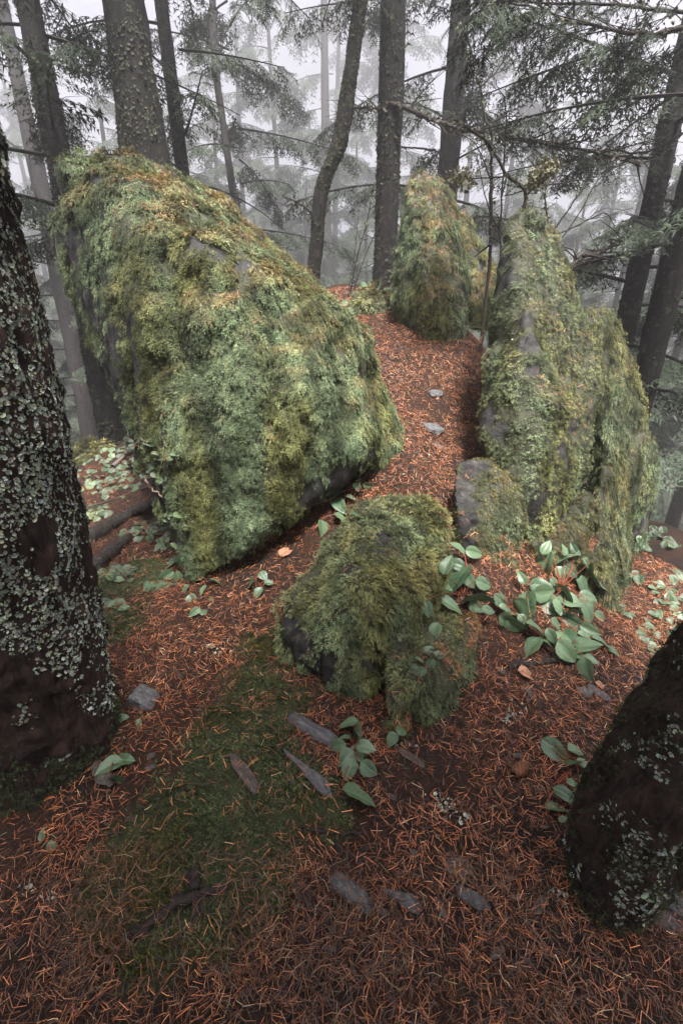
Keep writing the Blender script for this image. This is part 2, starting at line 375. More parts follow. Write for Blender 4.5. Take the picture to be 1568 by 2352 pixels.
def rock_mesh(hulls, balls, voxel, smooth_it, amp, seed, drape=0.0, fold=0.0):
    me = bpy.data.meshes.new('tmp'); bm = bmesh.new()
    for h in hulls:
        b2 = bmesh.new(); hull_mesh(b2, h); m2 = bpy.data.meshes.new('t2'); b2.to_mesh(m2); bm.from_mesh(m2); b2.free(); bpy.data.meshes.remove(m2)
    for c, r in balls:
        bmesh.ops.create_icosphere(bm, subdivisions=3, radius=r, matrix=Matrix.Translation(Vector(c)))
    bmesh.ops.recalc_face_normals(bm, faces=bm.faces)
    bm.to_mesh(me); bm.free()
    o = bpy.data.objects.new('tmp', me); C.objects.link(o)
    md = o.modifiers.new('r', 'REMESH'); md.mode = 'VOXEL'; md.voxel_size = voxel
    dg = bpy.context.evaluated_depsgraph_get(); ev = o.evaluated_get(dg); m = ev.to_mesh()
    V = np.empty(len(m.vertices)*3, np.float32); m.vertices.foreach_get('co', V); V = V.reshape(-1, 3).astype(float)
    Fq = np.empty(len(m.polygons)*4, np.int32)
    m.loops.foreach_get('vertex_index', Fq); Fq = Fq.reshape(-1, 4)
    ev.to_mesh_clear(); bpy.data.objects.remove(o); bpy.data.meshes.remove(me)
    V = laplace(V, Fq, smooth_it)
    n = vert_normals(V, Fq)
    q = V*np.array([1, 1, 0.55])
    dsp = amp*(0.9*fbm(q*2.3, 2, seed) + 1.0*fbm(q*6, 2, seed+4) + 0.6*fbm(V*15, 2, seed+8))
    if drape: # moss hangs in folds on the steep sides
        side = 1-np.abs(n[:, 2]); dq = V*np.array([8, 8, 1.3]); dsp = dsp + drape*side*np.abs(fbm(dq, 2, seed+12))
    if fold: # buttresses and clefts running down the stone
        fv = np.abs(fbm(V*np.array([4.0, 4.0, .5]), 1, seed+14)); dsp = dsp - fold*sstep(.10, .0, fv) + fold*.35*sstep(.1, .5, fv)
    dsp = dsp + .010*np.abs(fbm(V*np.array([26, 26, 9]), 2, seed+16)) - .012*sstep(.25, .45, np.abs(fbm(V*np.array([7, 7, 4]), 2, seed+18)))
    V = V + n*dsp[:, None]
    return V, Fq, vert_normals(V, Fq)

def sprig(rng, pairs=3, wd=0.30, arch=0.35):
    V, T, S = [], [], []
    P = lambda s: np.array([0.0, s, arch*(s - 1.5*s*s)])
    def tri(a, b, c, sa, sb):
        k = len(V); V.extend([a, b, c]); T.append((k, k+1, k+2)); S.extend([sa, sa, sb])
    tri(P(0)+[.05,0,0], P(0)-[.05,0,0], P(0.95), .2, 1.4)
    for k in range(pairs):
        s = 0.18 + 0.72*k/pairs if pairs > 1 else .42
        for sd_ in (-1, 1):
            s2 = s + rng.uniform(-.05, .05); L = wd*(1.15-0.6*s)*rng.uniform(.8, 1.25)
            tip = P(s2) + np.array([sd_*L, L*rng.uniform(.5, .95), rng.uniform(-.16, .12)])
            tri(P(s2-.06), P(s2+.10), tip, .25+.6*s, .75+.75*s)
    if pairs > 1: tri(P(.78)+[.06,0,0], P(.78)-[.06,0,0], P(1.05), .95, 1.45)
    return np.array(V), np.array(T), np.array(S)
_r = np.random.RandomState(3)
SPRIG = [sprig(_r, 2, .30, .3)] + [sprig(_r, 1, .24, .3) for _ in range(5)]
SPRIG_LONG = [sprig(_r, 1, .13, .2) for _ in range(4)]
SPRIG_SHORT = [sprig(_r, 1, .42, .15) for _ in range(4)]

PAL = {'grey': (.180, .235, .130), 'olive': (.165, .174, .066), 'yellow': (.34, .325, .125), 'orange': (.30, .185, .078), 'dark': (.070, .080, .035)}
PAL = {k: np.array(v) for k, v in PAL.items()}
def sample_tris(V, Fq, nv, weight, count, rng):
    T = np.concatenate([Fq[:, [0, 1, 2]], Fq[:, [0, 2, 3]]])
    a, b, c = V[T[:, 0]], V[T[:, 1]], V[T[:, 2]]
    ar = np.linalg.norm(np.cross(b-a, c-a), axis=1)*0.5*weight[T].mean(1)
    cs = np.cumsum(ar); k = np.minimum(np.searchsorted(cs, rng.uniform(0, cs[-1], count)), len(T)-1)
    r1 = np.sqrt(rng.uniform(size=count)); r2 = rng.uniform(size=count)
    wa, wb, wc = (1-r1)[:, None], (r1*(1-r2))[:, None], (r1*r2)[:, None]
    t = T[k]
    return V[t[:, 0]]*wa + V[t[:, 1]]*wb + V[t[:, 2]]*wc, nrm(nv[t[:, 0]]*wa + nv[t[:, 1]]*wb + nv[t[:, 2]]*wc)

ROCKS = []
_needle_jobs = []
def boulder(name, label, hulls, balls=(), voxel=.016, smooth_it=8, amp=.03, seed=1, drape=.02, moss_n=10000, length=.04,
            droop=1.0, upright=.3, bare=(), mossy=1.0, warm=.5, tm=None, golden=.0, needles=0, dark=0.0, up_only=0.0, lenvar=.35, flank=0.0, fold=.03, sink=.14):
    rng = np.random.RandomState(seed)
    hp = [[W(*p) if len(p) == 3 else np.array(p[:3]) for p in h] for h in hulls]
    if sink:
        for h in hp:
            zz = np.array([p[2] for p in h]); cut = np.percentile(zz, 45); h += [p - np.array([0, 0, sink]) for p in h if p[2] <= cut]
    bl = [(W(u, v, Y), r) for u, v, Y, r in balls]
    V, Fq, nv = rock_mesh(hp, bl, voxel, smooth_it, amp, seed, drape, fold)
    allp = np.concatenate([np.array(h) for h in hp]); base = np.array([allp[:, 0].mean(), allp[:, 1].mean(), 0]); base[2] = gz(base[0], base[1])[0]
    # bare places: discs of naked rock
    mk = sstep(-.55*mossy-.25, -.55*mossy+.12, fbm(V*5.5, 3, seed+30))
    camd = nrm(np.array([0, 0, CAMH]) - V)
    if bare:
        bv = BVHTree.FromPolygons([tuple(p) for p in V], Fq.tolist())
        for u, v, r in bare:
            h = bv.ray_cast(Vector((0, 0, CAMH)), Vector(ray(u, v)).normalized())
            if h[0] is None: continue
            dd = np.linalg.norm(V - np.array(h[0]), axis=1) + .35*r*fbm(V*22, 2, seed+40)
            mk = mk*sstep(.6*r, 1.1*r, dd)
    under = sstep(-.62, -.25, nv[:, 2]); mk = mk*(.15+.85*under)
    if flank: mk = mk*(1-flank*sstep(-.22, -.55, nv[:, 0])*sstep(.42, .1, nv[:, 2]))  # left-facing flank stripped of moss: dark rock stands in for its shade
    if up_only: mk = mk*(1-up_only + up_only*sstep(-.1, .5, nv[:, 2]))
    mk = mk*sstep(-.06, -.01, V[:, 2] - gz(V[:, 0], V[:, 1]))
    t = thing(name, label, 'boulder', tuple(base))
    st = obj('stone', mesh_np(name+'_stone', V-base, Fq, None, True, {'moss': mk}), M_ROCK, t)
    ROCKS.append((V, Fq))
    # moss sprigs
    face = (nv*camd).sum(1); wgt = mk*(.12 + .88*sstep(-.25, .15, face))
    PT = 6; nt_ = moss_n//PT; moss_n = nt_*PT
    pc, ncn = sample_tris(V, Fq, nv, wgt, nt_, rng)
    rep_ = np.repeat(np.arange(nt_), PT); pos, n = pc[rep_], ncn[rep_]
    off = rng.normal(size=(moss_n, 3)); off -= n*(off*n).sum(1, keepdims=True); off *= length*.34
    hgt = np.repeat(rng.uniform(-.1, .6, nt_), PT)*length
    g = np.array([0, 0, -1.0]); gt = g - n*(n @ g)[:, None]
    rnd = rng.normal(size=(moss_n, 3)); rnd -= n*(rnd*n).sum(1, keepdims=True)
    cl = fbm(pos*9, 2, seed+50); hgt = hgt + length*.9*cl
    swirl = np.stack([fbm(pos*6, 2, seed+60), fbm(pos*6, 2, seed+61), fbm(pos*6, 2, seed+62)], -1)*1.1
    tdir = np.repeat(rng.normal(size=(nt_, 3))*.18, PT, axis=0)
    d = nrm(n*upright*(1+.5*rng.uniform(size=(moss_n, 1))) + gt*droop + rnd*.14 + swirl*.25 + tdir + off/length*.5)
    pos = pos + off + n*hgt[:, None]
    L = length*(1 + lenvar*rng.normal(size=moss_n).clip(-1.6, 1.8))*(1+.35*cl)
    # colour of the moss species by place; noise paints dark, shadow-like creases into it
    a = sstep(-.25, .35, fbm(pos*np.array([4.5, 4.5, 1.6]), 3, seed+70) + (warm-.5)*.9); b_ = .55*sstep(.1, .7, fbm(pos*np.array([8, 8, 3.5]), 3, seed+71) + (warm-.5)*.6)
    up = sstep(.2, .65, n[:, 2])
    col = PAL['grey']*(1-a)[:, None] + PAL['olive']*a[:, None]
    yl = np.clip(b_*.8 + up*.35*warm, 0, 1)[:, None]; col = col*(1-yl) + PAL['yellow']*yl
    og = np.clip(up*sstep(-.25, .4, fbm(pos*9, 3, seed+72))*golden, 0, 1)[:, None]; col = col*(1-og) + PAL['orange']*og
    dk = np.clip(dark + .55*sstep(.05, .6, fbm(pos*7, 3, seed+73)), 0, .85)[:, None]; col = col*(1-dk) + PAL['dark']*dk
    col = col*(rng.uniform(.7, 1.25, (moss_n, 1)))*np.repeat(rng.uniform(.6, 1.4, nt_), PT)[:, None]*np.clip(1+.95*fbm(pos*np.array([16, 16, 6]), 2, seed+74), .22, 1.7)[:, None]
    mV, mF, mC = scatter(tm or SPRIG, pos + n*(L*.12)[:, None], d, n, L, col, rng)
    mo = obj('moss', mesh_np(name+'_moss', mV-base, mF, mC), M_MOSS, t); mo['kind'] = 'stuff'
    if needles: _needle_jobs.append((t, base, V, Fq, nv, needles, seed))
    return t

A = boulder('leaning_boulder', 'largest boulder, a tall slab leaning over, draped in thick grey-green moss',
  [[(330,520,2.30),(374,532,2.26),(435,566,2.22),(540,600,2.26),(597,618,2.30),(690,678,2.38),(810,760,2.55),(440,1328,1.97),(530,1290,1.98),(640,1210,2.04),(745,1130,2.14),(850,1068,2.3),(845,1000,2.25),
    (277,500,2.36),(281,618,2.31),(283,706,2.27),(306,823,2.2),(318,940,2.15),(365,1058,2.08),(400,1146,2.03),(600,800,2.12),(520,1000,2.02),(640,1000,2.05),
    (124,489,2.80),(138,415,2.78),(200,350,2.80),(154,606,2.86),(178,694,2.84),(224,764,2.76),(277,899,2.62),(312,970,2.5),(392,1146,2.22),
    (300,350,2.84),(380,386,2.97),(474,427,3.05),(533,474,3.12),(586,555,3.15),(662,632,3.13),(750,697,3.05),(830,772,2.93),(865,850,2.8),
    (600,1000,3.3),(800,980,3.0),(450,900,3.1),(440,1100,2.8)],
   [(800,770,2.7),(870,860,2.75),(900,935,2.7),(918,1010,2.6),(930,1065,2.55),(915,1100,2.5),(878,1122,2.42),(860,1110,2.4),(850,1060,2.38),(820,900,2.45),(850,1000,2.9),(910,1080,2.9)]],
  balls=[(190,420,2.76,.115),(300,480,2.5,.11),(215,500,2.62,.11)], voxel=.022, smooth_it=2, amp=.024, seed=11, drape=.085, moss_n=112000, length=.025, droop=1.7, upright=.30,
  bare=((455,560,.05),(500,580,.05),(560,605,.05),(830,840,.07),(800,1085,.12),(850,1040,.07),(720,1130,.1),(640,1195,.05),(190,760,.12),(240,860,.1),(170,560,.1),(210,680,.1),(222,418,.07),(820,850,.06),(700,1150,.08),(780,1100,.1)), mossy=1.0, warm=.40, golden=.6, needles=2400, flank=.97, fold=.012, sink=0)
B = boulder('shaggy_boulder', 'shaggy moss-covered boulder with two humps at the head of the needle path',
  [[(935,408,3.85),(975,395,3.9),(1010,407,3.9),(1042,465,3.9),(1058,560,3.85),(1070,690,3.7),(1055,742,3.5),(1000,748,3.45),(962,735,3.5),(912,690,3.68),(908,630,3.75),(925,560,3.8),(932,480,3.85),
    (990,560,3.62),(985,690,3.4),(975,412,4.2),(1040,500,4.3),(1060,700,4.4),(920,680,4.4)],
   [(1050,478,4.12),(1070,498,4.12),(1105,560,4.08),(1143,622,4.03),(1140,660,3.98),(1124,708,3.85),(1088,712,3.83),(1066,590,4.08),(1060,510,4.3),(1130,640,4.3),(1120,700,4.2)]],
  voxel=.017, smooth_it=3, amp=.022, seed=23, drape=.05, moss_n=30000, length=.027, fold=.02, droop=1.3, upright=.28, warm=.5, golden=.7, needles=2600, bare=((1090,570,.06),(1105,610,.06)))
Cc = boulder('pointed_boulder', 'tall pointed boulder with cushion moss and a bare grey rock edge beside the path',
  [[(1168,505,2.75),(1200,492,2.8),(1245,507,2.85),(1268,540,2.85),(1298,610,2.8),(1330,710,2.7),(1355,800,2.6),(1362,900,2.5),(1352,1000,2.4),(1338,1080,2.3),(1308,1150,2.2),(1250,1208,2.1),(1208,1228,2.06),(1185,1110,2.1),
    (1152,620,2.7),(1133,720,2.65),(1122,850,2.55),(1114,940,2.4),(1137,1040,2.25),(1190,560,2.62),(1215,760,2.38),(1235,930,2.2),(1240,1010,2.12),(1220,1100,2.06),
    (1230,560,3.2),(1330,800,3.1),(1150,850,3.0),(1330,1000,2.9),(1250,1100,2.7)]],
  balls=[(1205,520,2.80,.08),(1250,945,2.29,.12)], voxel=.015, smooth_it=2, amp=.022, seed=37, drape=.04,
  moss_n=46000, length=.0145, fold=.02, mossy=1.4, droop=.9, upright=.4, sink=.06, warm=.5, golden=.35, needles=350, tm=SPRIG[3:]+SPRIG_SHORT,
  bare=((1155,600,.06),(1158,650,.07),(1205,735,.05),(1214,790,.06),(1225,850,.05),(1120,960,.07),(1150,990,.06),(1290,1030,.06),(1240,1140,.07),(1215,1180,.07),(1310,980,.05)))
D = boulder('draped_boulder', 'rounded boulder with long combed hanging moss on the outer edge of the knoll',
  [[(1342,710,2.95),(1375,703,3.0),(1400,718,3.05),(1418,760,3.05),(1428,860,2.95),(1452,950,2.9),(1486,1000,2.85),(1507,1080,2.8),(1502,1150,2.8),(1478,1212,2.72),(1450,1245,2.65),(1405,1100,2.62),(1385,900,2.85),(1360,800,2.98),(1380,1100,2.72),
    (1360,750,3.5),(1430,900,3.5),(1470,1150,3.3)],
   [(1385,1060,2.4),(1418,1120,2.42),(1434,1220,2.3),(1424,1330,2.12),(1403,1405,1.98),(1385,1418,1.95),(1370,1330,2.05),(1365,1230,2.2),(1370,1150,2.3),(1430,1150,2.7),(1430,1350,2.5),(1380,1300,2.5)]],
  voxel=.016, smooth_it=5, amp=.022, seed=41, drape=.035, moss_n=34000, length=.030, fold=.02, droop=1.9, upright=.18, warm=.50, golden=.5, tm=SPRIG_LONG+SPRIG[3:5], bare=((1480,1190,.1),(1455,1220,.08)), needles=100)
H = boulder('needle_strewn_ledge', 'low mossy ledge strewn with rusty needles wedged between pointed and draped boulders',
  [[(1215,1245,2.03),(1300,1155,2.32),(1370,1130,2.4),(1395,1180,2.35),(1398,1300,2.13),(1335,1310,2.06),(1255,1300,2.0),(1385,1370,2.05),(1300,1380,2.0),(1250,1380,2.0),(1330,1180,2.7)]],
  voxel=.016, smooth_it=6, amp=.025, seed=43, drape=.02, moss_n=6000, length=.02, warm=.75, golden=.9, dark=.2, mossy=.5, needles=1500)
E = boulder('rounded_boulder', 'low rounded boulder with bright tufted moss and a bare tan patch, below the path',
  [[(860,1142,1.95),(920,1133,2.0),(988,1152,1.95),(1027,1200,1.86),(1030,1260,1.76),(993,1320,1.66),(965,1400,1.53),(905,1500,1.40),(840,1568,1.31),(760,1545,1.34),(700,1505,1.40),(662,1450,1.46),(652,1390,1.54),(690,1330,1.62),(760,1260,1.74),(803,1190,1.86),
    (830,1300,1.58),(790,1400,1.42),(870,1420,1.40),(900,1180,2.3),(760,1350,2.0)]],
  balls=[], voxel=.013, smooth_it=3, amp=.03, seed=53, drape=.03, moss_n=36000, length=.020, fold=.02, droop=.7, upright=.45, warm=.55, golden=.25, needles=120,
  bare=((880,1235,.05),(865,1265,.035),(800,1310,.04),(690,1480,.08),(740,1525,.08),(660,1420,.06),(790,1210,.02),(850,1520,.03)))
Fb = boulder('shaded_boulder', 'low dark mossy boulder at the foot of the rounded one, needles on top',
  [[(890,1500,1.34),(960,1410,1.55),(1100,1412,1.62),(1105,1480,1.48),(1085,1560,1.33),(1015,1640,1.2),(925,1668,1.13),(890,1610,1.18),(960,1560,1.2),(1050,1450,1.8),(930,1500,1.7)]],
  voxel=.013, smooth_it=3, amp=.028, seed=59, drape=.02, moss_n=15000, length=.014, droop=.8, upright=.4, warm=.35, dark=.45, golden=.2, needles=900, bare=((940,1640,.04),))
G = boulder('split_boulder', 'squat boulder with a grey rock face and needle-flecked moss below the pointed boulder',
  [[(1050,1057,2.15),(1090,1050,2.2),(1125,1058,2.2),(1170,1092,2.1),(1203,1117,2.08),(1201,1220,1.98),(1190,1310,1.88),(1120,1348,1.82),(1078,1290,1.9),(1057,1230,1.95),(1042,1160,2.0),(1033,1100,2.08),(1120,1080,2.5),(1190,1150,2.4)]],
  voxel=.013, smooth_it=2, amp=.026, seed=61, drape=.012, moss_n=12000, length=.012, fold=.01, droop=.6, upright=.4, warm=.75, dark=.25, golden=.6, needles=450,
  bare=((1080,1070,.07),(1060,1110,.06),(1065,1150,.07),(1070,1200,.07),(1080,1250,.06),(1110,1070,.05)))
boulder('mossy_hummock', 'small yellow moss hummock beside the shaggy boulder at the path head',
  [[(800,690,4.1),(830,672,4.15),(880,668,4.2),(905,690,4.1),(905,720,3.95),(850,712,3.9),(805,705,3.95),(850,690,4.5)]], voxel=.02, smooth_it=6, amp=.02, seed=67, drape=.0, moss_n=1600, length=.045, warm=.8, golden=.2)
boulder('mossy_hummock', 'golden moss hummock at the foot of the pale trunks beyond the log',
  [[(165,1045,5.0),(200,1020,5.1),(250,1015,5.2),(265,1045,5.0),(250,1070,4.8),(190,1090,4.6),(165,1080,4.7),(210,1040,5.6)]], voxel=.03, smooth_it=6, amp=.03, seed=71, drape=.0, moss_n=1800, length=.06, warm=.85, golden=.5)

# ------------------------------------------------------------------ one surface to place things on
_vs, _fs = [tuple(p) for p in gV], gF.tolist()
_b = len(_vs)
for V, Fq in ROCKS:
    _vs.extend(map(tuple, V)); _fs.extend((Fq + _b).tolist()); _b += len(V)
SURF = BVHTree.FromPolygons(_vs, _fs)
def hit(u, v):
    h = SURF.ray_cast(Vector((0, 0, CAMH)), Vector(ray(u, v)).normalized())
    if h[0] is None: return np.array(W(u, v, 3.0)), np.array([0, 0, 1.0])
    n = np.array(h[1]);
    if np.dot(n, ray(u, v)) > 0: n = -n
    return np.array(h[0]), n
_rv, _rf, _b = [], [], 0
for V, Fq in ROCKS:
    _rv.extend(map(tuple, V)); _rf.extend((Fq + _b).tolist()); _b += len(V)
RB = BVHTree.FromPolygons(_rv, _rf)
def outside_rocks(P):
    ok = np.ones(len(P), bool); up = Vector((0, 0, 1))
    for k, p in enumerate(P):
        h = RB.ray_cast(Vector(p), up, 3.0)
        if h[0] is not None and h[1].z > 0: ok[k] = False
    return ok

# ------------------------------------------------------------------ needle litter
def needle_tmpl(rng, bend, wd):
    s = np.array([0, .5, 1.0]); b = np.array([0, bend, 0]); z = np.array([0, .12*rng.uniform(0, 1), 0])
    V = []
    for k in range(3):
        ww = wd*(1 if k < 2 else .45); V += [(b[k]-ww/2, s[k]-.5, z[k]), (b[k]+ww/2, s[k]-.5, z[k]+.2*ww)]
    T = [(0, 1, 3), (0, 3, 2), (2, 3, 5), (2, 5, 4)]
    return np.array(V), np.array(T), np.ones(6)
_q = (np.array([(-.028, -.5, 0), (.028, -.5, .01), (.018, .5, 0), (-.018, .5, 0.01)]), np.array([(0, 1, 2), (0, 2, 3)]), np.ones(4))
NEED = [needle_tmpl(_r, .06, .055), _q, _q, _q, _q]
NEED_LONG = [needle_tmpl(_r, b, .03) for b in (-.16, -.1, .08, .14, .2)]
def needle_cols(n, rng, long=False):
    c = np.array([(.070, .026, .011), (.20, .064, .022), (.40, .130, .043), (.60, .225, .085), (.62, .38, .21), (.25, .23, .10)])
    k = rng.choice(6, n, p=[.40, .31, .18, .075, .02, .015]); col = c[k]*rng.uniform(.7, 1.25, (n, 1))
    if long: col = col*np.array([.42, .48, .52])
    return col
rng = np.random.RandomState(101)
def litter(name, label, n, xr, yr, mask, lr, tm, long=False, lift=.004, tilt=.25):
    P = np.stack([rng.uniform(*xr, n), rng.uniform(*yr, n)], -1); P = P[rng.uniform(size=n) < mask(P[:, 0], P[:, 1])]
    z = gz(P[:, 0], P[:, 1]); e = .02
    nx = -(gz(P[:, 0]+e, P[:, 1]) - z)/e; ny = -(gz(P[:, 0], P[:, 1]+e) - z)/e
    nn = nrm(np.stack([nx, ny, np.ones_like(nx)], -1)); P3 = np.stack([P[:, 0], P[:, 1], z + .022*ground_moss(P[:, 0], P[:, 1])], -1)
    ok = outside_rocks(P3); P3, nn = P3[ok], nn[ok]; m = len(P3)
    d = rng.normal(size=(m, 3)); d -= nn*(d*nn).sum(1, keepdims=True); d = nrm(d); d = nrm(d + nn*rng.normal(0, tilt, (m, 1)))
    n2 = nrm(nn + .35*rng.normal(size=(m, 3)))
    L = rng.uniform(*lr, m)
    V, T, Cc_ = scatter(tm, P3 + nn*(lift + rng.uniform(0, .012, (m, 1))), d, n2, L, needle_cols(m, rng, long), rng)
    o = obj(name, mesh_np(name, V, T, Cc_), M_NEEDLE); tag(o, label, 'needles', kind='stuff'); return m
def mask_litter(x, y):
    q = np.stack([x, y, x*0], -1)
    f = sstep(-.5, .1, fbm(q*4.2, 3, 80)); f = (.35 + .65*f)*(.6 + .4*sstep(-.35, .15, fbm(q*22, 2, 83)))
    far = 1 - .5*sstep(2.0, 3.2, np.abs(x-.3))
    gmv = ground_moss(x, y)
    near = 1 - .55*sstep(.75, .35, y)
    leftlow = 1 - .7*sstep(-.9, -1.4, x)*sstep(1.3, 2.0, y)
    return f*far*(1-.80*gmv)*near*leftlow
nl = litter('needle_litter', 'carpet of fallen rust-orange conifer needles over path and foreground', 300000, (-2.6, 2.3), (.3, 4.5), mask_litter, (.017, .031), NEED)
nl2 = litter('needle_strands', 'long thin tan dry strands matted along the lowest edge of the slope', 26000, (-1.1, 1.2), (.2, .78), lambda x, y: .25+.75*sstep(-.3, .3, fbm(np.stack([x*1.0, y, x*0], -1)*5, 2, 90))*sstep(.85, .55, y), (.022, .05), NEED_LONG, True, .008, .35)
# needles lying on the boulders
for t, base, V, Fq, nv, cnt, seed in _needle_jobs:
    r2 = np.random.RandomState(seed+500)
    wg = sstep(-.05 if seed == 23 else .25, .75, nv[:, 2])*sstep(-.05, .4, fbm(V*4.5, 3, seed+80))+1e-6
    pos, n = sample_tris(V, Fq, nv, wg, cnt, r2)
    d = r2.normal(size=(cnt, 3)); d -= n*(d*n).sum(1, keepdims=True)
    d = nrm(nrm(d) + n*r2.normal(0, .25, (cnt, 1)))
    v_, t_, c_ = scatter(NEED, pos + n*r2.uniform(.008, .022, (cnt, 1)), d, n, r2.uniform(.018, .03, cnt), needle_cols(cnt, r2), r2)
    o = obj('needle_litter', mesh_np('boulder_needles', v_-base, t_, c_), M_NEEDLE, t); o['kind'] = 'stuff'
# moss carpet on the floor
rng = np.random.RandomState(131)
P = np.stack([rng.uniform(-1.9, .4, 420000), rng.uniform(.5, 3.2, 420000)], -1)
P = P[rng.uniform(size=len(P)) < ground_moss(P[:, 0], P[:, 1])*(.35+.65*sstep(-.3, .2, fbm(np.stack([P[:, 0], P[:, 1], P[:, 0]*0], -1)*14, 2, 95)))][:46000]
z = gz(P[:, 0], P[:, 1]) + .016*ground_moss(P[:, 0], P[:, 1])*(1+.8*fbm(np.stack([P[:, 0], P[:, 1], P[:, 0]*0], -1)*14, 2, 25)); P3 = np.stack([P[:, 0], P[:, 1], z], -1); ok = outside_rocks(P3); P3 = P3[ok]; m = len(P3)
e = .02; nn = nrm(np.stack([-(gz(P3[:, 0]+e, P3[:, 1])-P3[:, 2])/e, -(gz(P3[:, 0], P3[:, 1]+e)-P3[:, 2])/e, np.ones(m)], -1))
d = nrm(nn*.55 + np.array([.15, -.45, -.1]) + .5*rng.normal(size=(m, 3)))
a = sstep(-.2, .35, fbm(P3*4, 3, 97))[:, None]; colm = (PAL['grey']*(1-a) + PAL['olive']*a)*rng.uniform(.35, 1.2, (m, 1))*np.array([1.1, 1.05, .85])*(1+.6*fbm(P3*7, 2, 99))[:, None]
L = rng.uniform(.011, .020, m)*(1+.5*fbm(P3*8, 2, 98))
V, T, Cc_ = scatter(SPRIG_SHORT, P3, d, nn, L, colm, rng)
o = obj('moss_carpet', mesh_np('moss_carpet', V, T, Cc_), M_MOSS); tag(o, 'low green moss carpet spreading over the dark soil of the foreground slope', 'moss', kind='stuff')

# ------------------------------------------------------------------ trees
def spray(rng, ncl=5, nn0=9, nn1=4, wid=.022, nl=1.0):
    """flat conifer spray, length 1 along +y, drooping"""
    V, T, S = [], [], []
    P = lambda s: np.array([0.0, s, -.25*s*s])
    def tri(a, b, c, s1, s2):
        k = len(V); V.extend([a, b, c]); T.append((k, k+1, k+2)); S.extend([s1, s1, s2])
    def axis(p0, dr, L, nn, nl_):
        tip = p0 + dr*L + np.array([0, 0, -.22*L]); sd_ = np.cross(dr, [0, 0, 1.0]); sd_ /= max(np.linalg.norm(sd_), 1e-6)
        tri(p0+sd_*.012, p0-sd_*.012, tip, .7, .8)
        for k in range(nn):
            f = (k+.5)/nn; q = p0*(1-f) + tip*f
            for s_ in (-1, 1):
                l = nl_*rng.uniform(.75, 1.3)*(1-.35*f)
                tri(q - dr*wid, q + dr*wid, q + sd_*s_*l + dr*l*rng.uniform(.3, .9) + np.array([0, 0, rng.uniform(-.7, .2)*l]), .85, 1.1)
    axis(P(0), np.array([0, 1.0, 0]), 1.0, nn0, .10*nl)
    for k in range(ncl):
        for s_ in (-1, 1):
            f = (k+.5+rng.uniform(-.2, .2))/(ncl+.5); an = rng.uniform(.55, .95)
            axis(P(f), np.array([s_*math.sin(an), math.cos(an), rng.uniform(-.45, .0)]), (.52-.36*f)*rng.uniform(.75, 1.2), nn1, .09*nl)
    return np.array(V), np.array(T), np.array(S)
_r = np.random.RandomState(17)
SPRAY = [spray(_r, 5, 14, 8, .008) for _ in range(4)]
SPRAY_FAR = [spray(_r, 4, 6, 3, .024, 1.35) for _ in range(5)]
def limb(rng, p0, az, L, elev, droop, r0, leafy, fol, wood, spr=(.25, .45), start=.15, tm=None):
    """one bough: wood tube + sprays; returns part lists"""
    out = []; s = np.linspace(0, 1, 9); h = np.array([math.cos(az), math.sin(az), 0]); sdv = np.array([-h[1], h[0], 0])
    wob = rng.normal(0, .05, 2)
    pts = np.array(p0) + (h*L)[None]*s[:, None] + np.array([0, 0, L])*(math.tan(elev)*s - droop*s*s)[:, None] + sdv*(L*(wob[0]*np.sin(s*3)+wob[1]*s*s))[:, None]
    out.append(tube(pts, r0*(1-.85*s)+.002, 4, wood))
    nb = int(max(3, L*11*leafy))
    tg = nrm(np.gradient(pts, axis=0))
    if leafy > 0:
        f = np.sort(rng.uniform(start, 1.0, nb)); side = np.where(np.arange(nb) % 2 == 0, 1.0, -1.0)
        k = np.minimum((f*8).astype(int), 7); fr = (f*8-k)[:, None]; q = pts[k]*(1-fr) + pts[k+1]*fr; tt = tg[k]
        spread = rng.uniform(.5, 1.15, (nb, 1))*(1.15-.7*f[:, None])
        d = nrm(tt*.75 + sdv*side[:, None]*spread + np.array([0, 0, -1.0])*rng.uniform(.05, .55, (nb, 1)))
        sz = rng.uniform(*spr, nb)*(1.2-.55*f)*min(1.3, .55+.35*L)
        cols = np.array(fol)*rng.uniform(.6, 1.35, (nb, 1))
        out.append(scatter(tm or SPRAY, q, d, np.tile([[0, 0, 1.0]], (nb, 1)) + .2*rng.normal(size=(nb, 3)), sz, cols, rng))
    # bare side twigs
    for j in range(int(3+L*3)):
        f = rng.uniform(.15, .95); k = min(int(f*8), 7); q = pts[k]*(1-(f*8-k)) + pts[k+1]*(f*8-k); l = rng.uniform(.12, .4)*(1.1-.6*f)
        dd = nrm(tg[k]*.6 + sdv*rng.choice([-1, 1])*rng.uniform(.4, 1) + np.array([0, 0, rng.uniform(-.5, .3)]))
        out.append(tube(np.array([q, q+dd*l*.5+[0, 0, .01], q+dd*l+np.array([0, 0, -.08*l])]), np.array([.005, .0035, .001])*max(1, r0/.02)*.7, 3, wood))
    return out
WOOD, FOL = (.016, .013, .011), (.040, .055, .032)
def crown_arrays(rng, z0, z1, n, Lfn, leafy=1.0, elev=(-.1, .25), droop=(.08, .3), spr=(.25, .45), r_at=lambda z: .1, fol=FOL, dead=0, az0=None, tm=None, start=.12):
    parts = []
    for k in range(n):
        z = z0 + (z1-z0)*((k+rng.uniform(0, 1))/n); az = k*2.4 + rng.uniform(-.5, .5) if az0 is None else rng.uniform(*az0)
        L = Lfn(z)*rng.uniform(.65, 1.2); r = r_at(z)*.7
        lf = leafy if k >= dead else 0.0
        parts += limb(rng, (r*math.cos(az), r*math.sin(az), z), az, L, rng.uniform(*elev), rng.uniform(*droop), (.006+.006*L), lf, fol, WOOD, spr, start, tm)
    return cat_parts(parts)
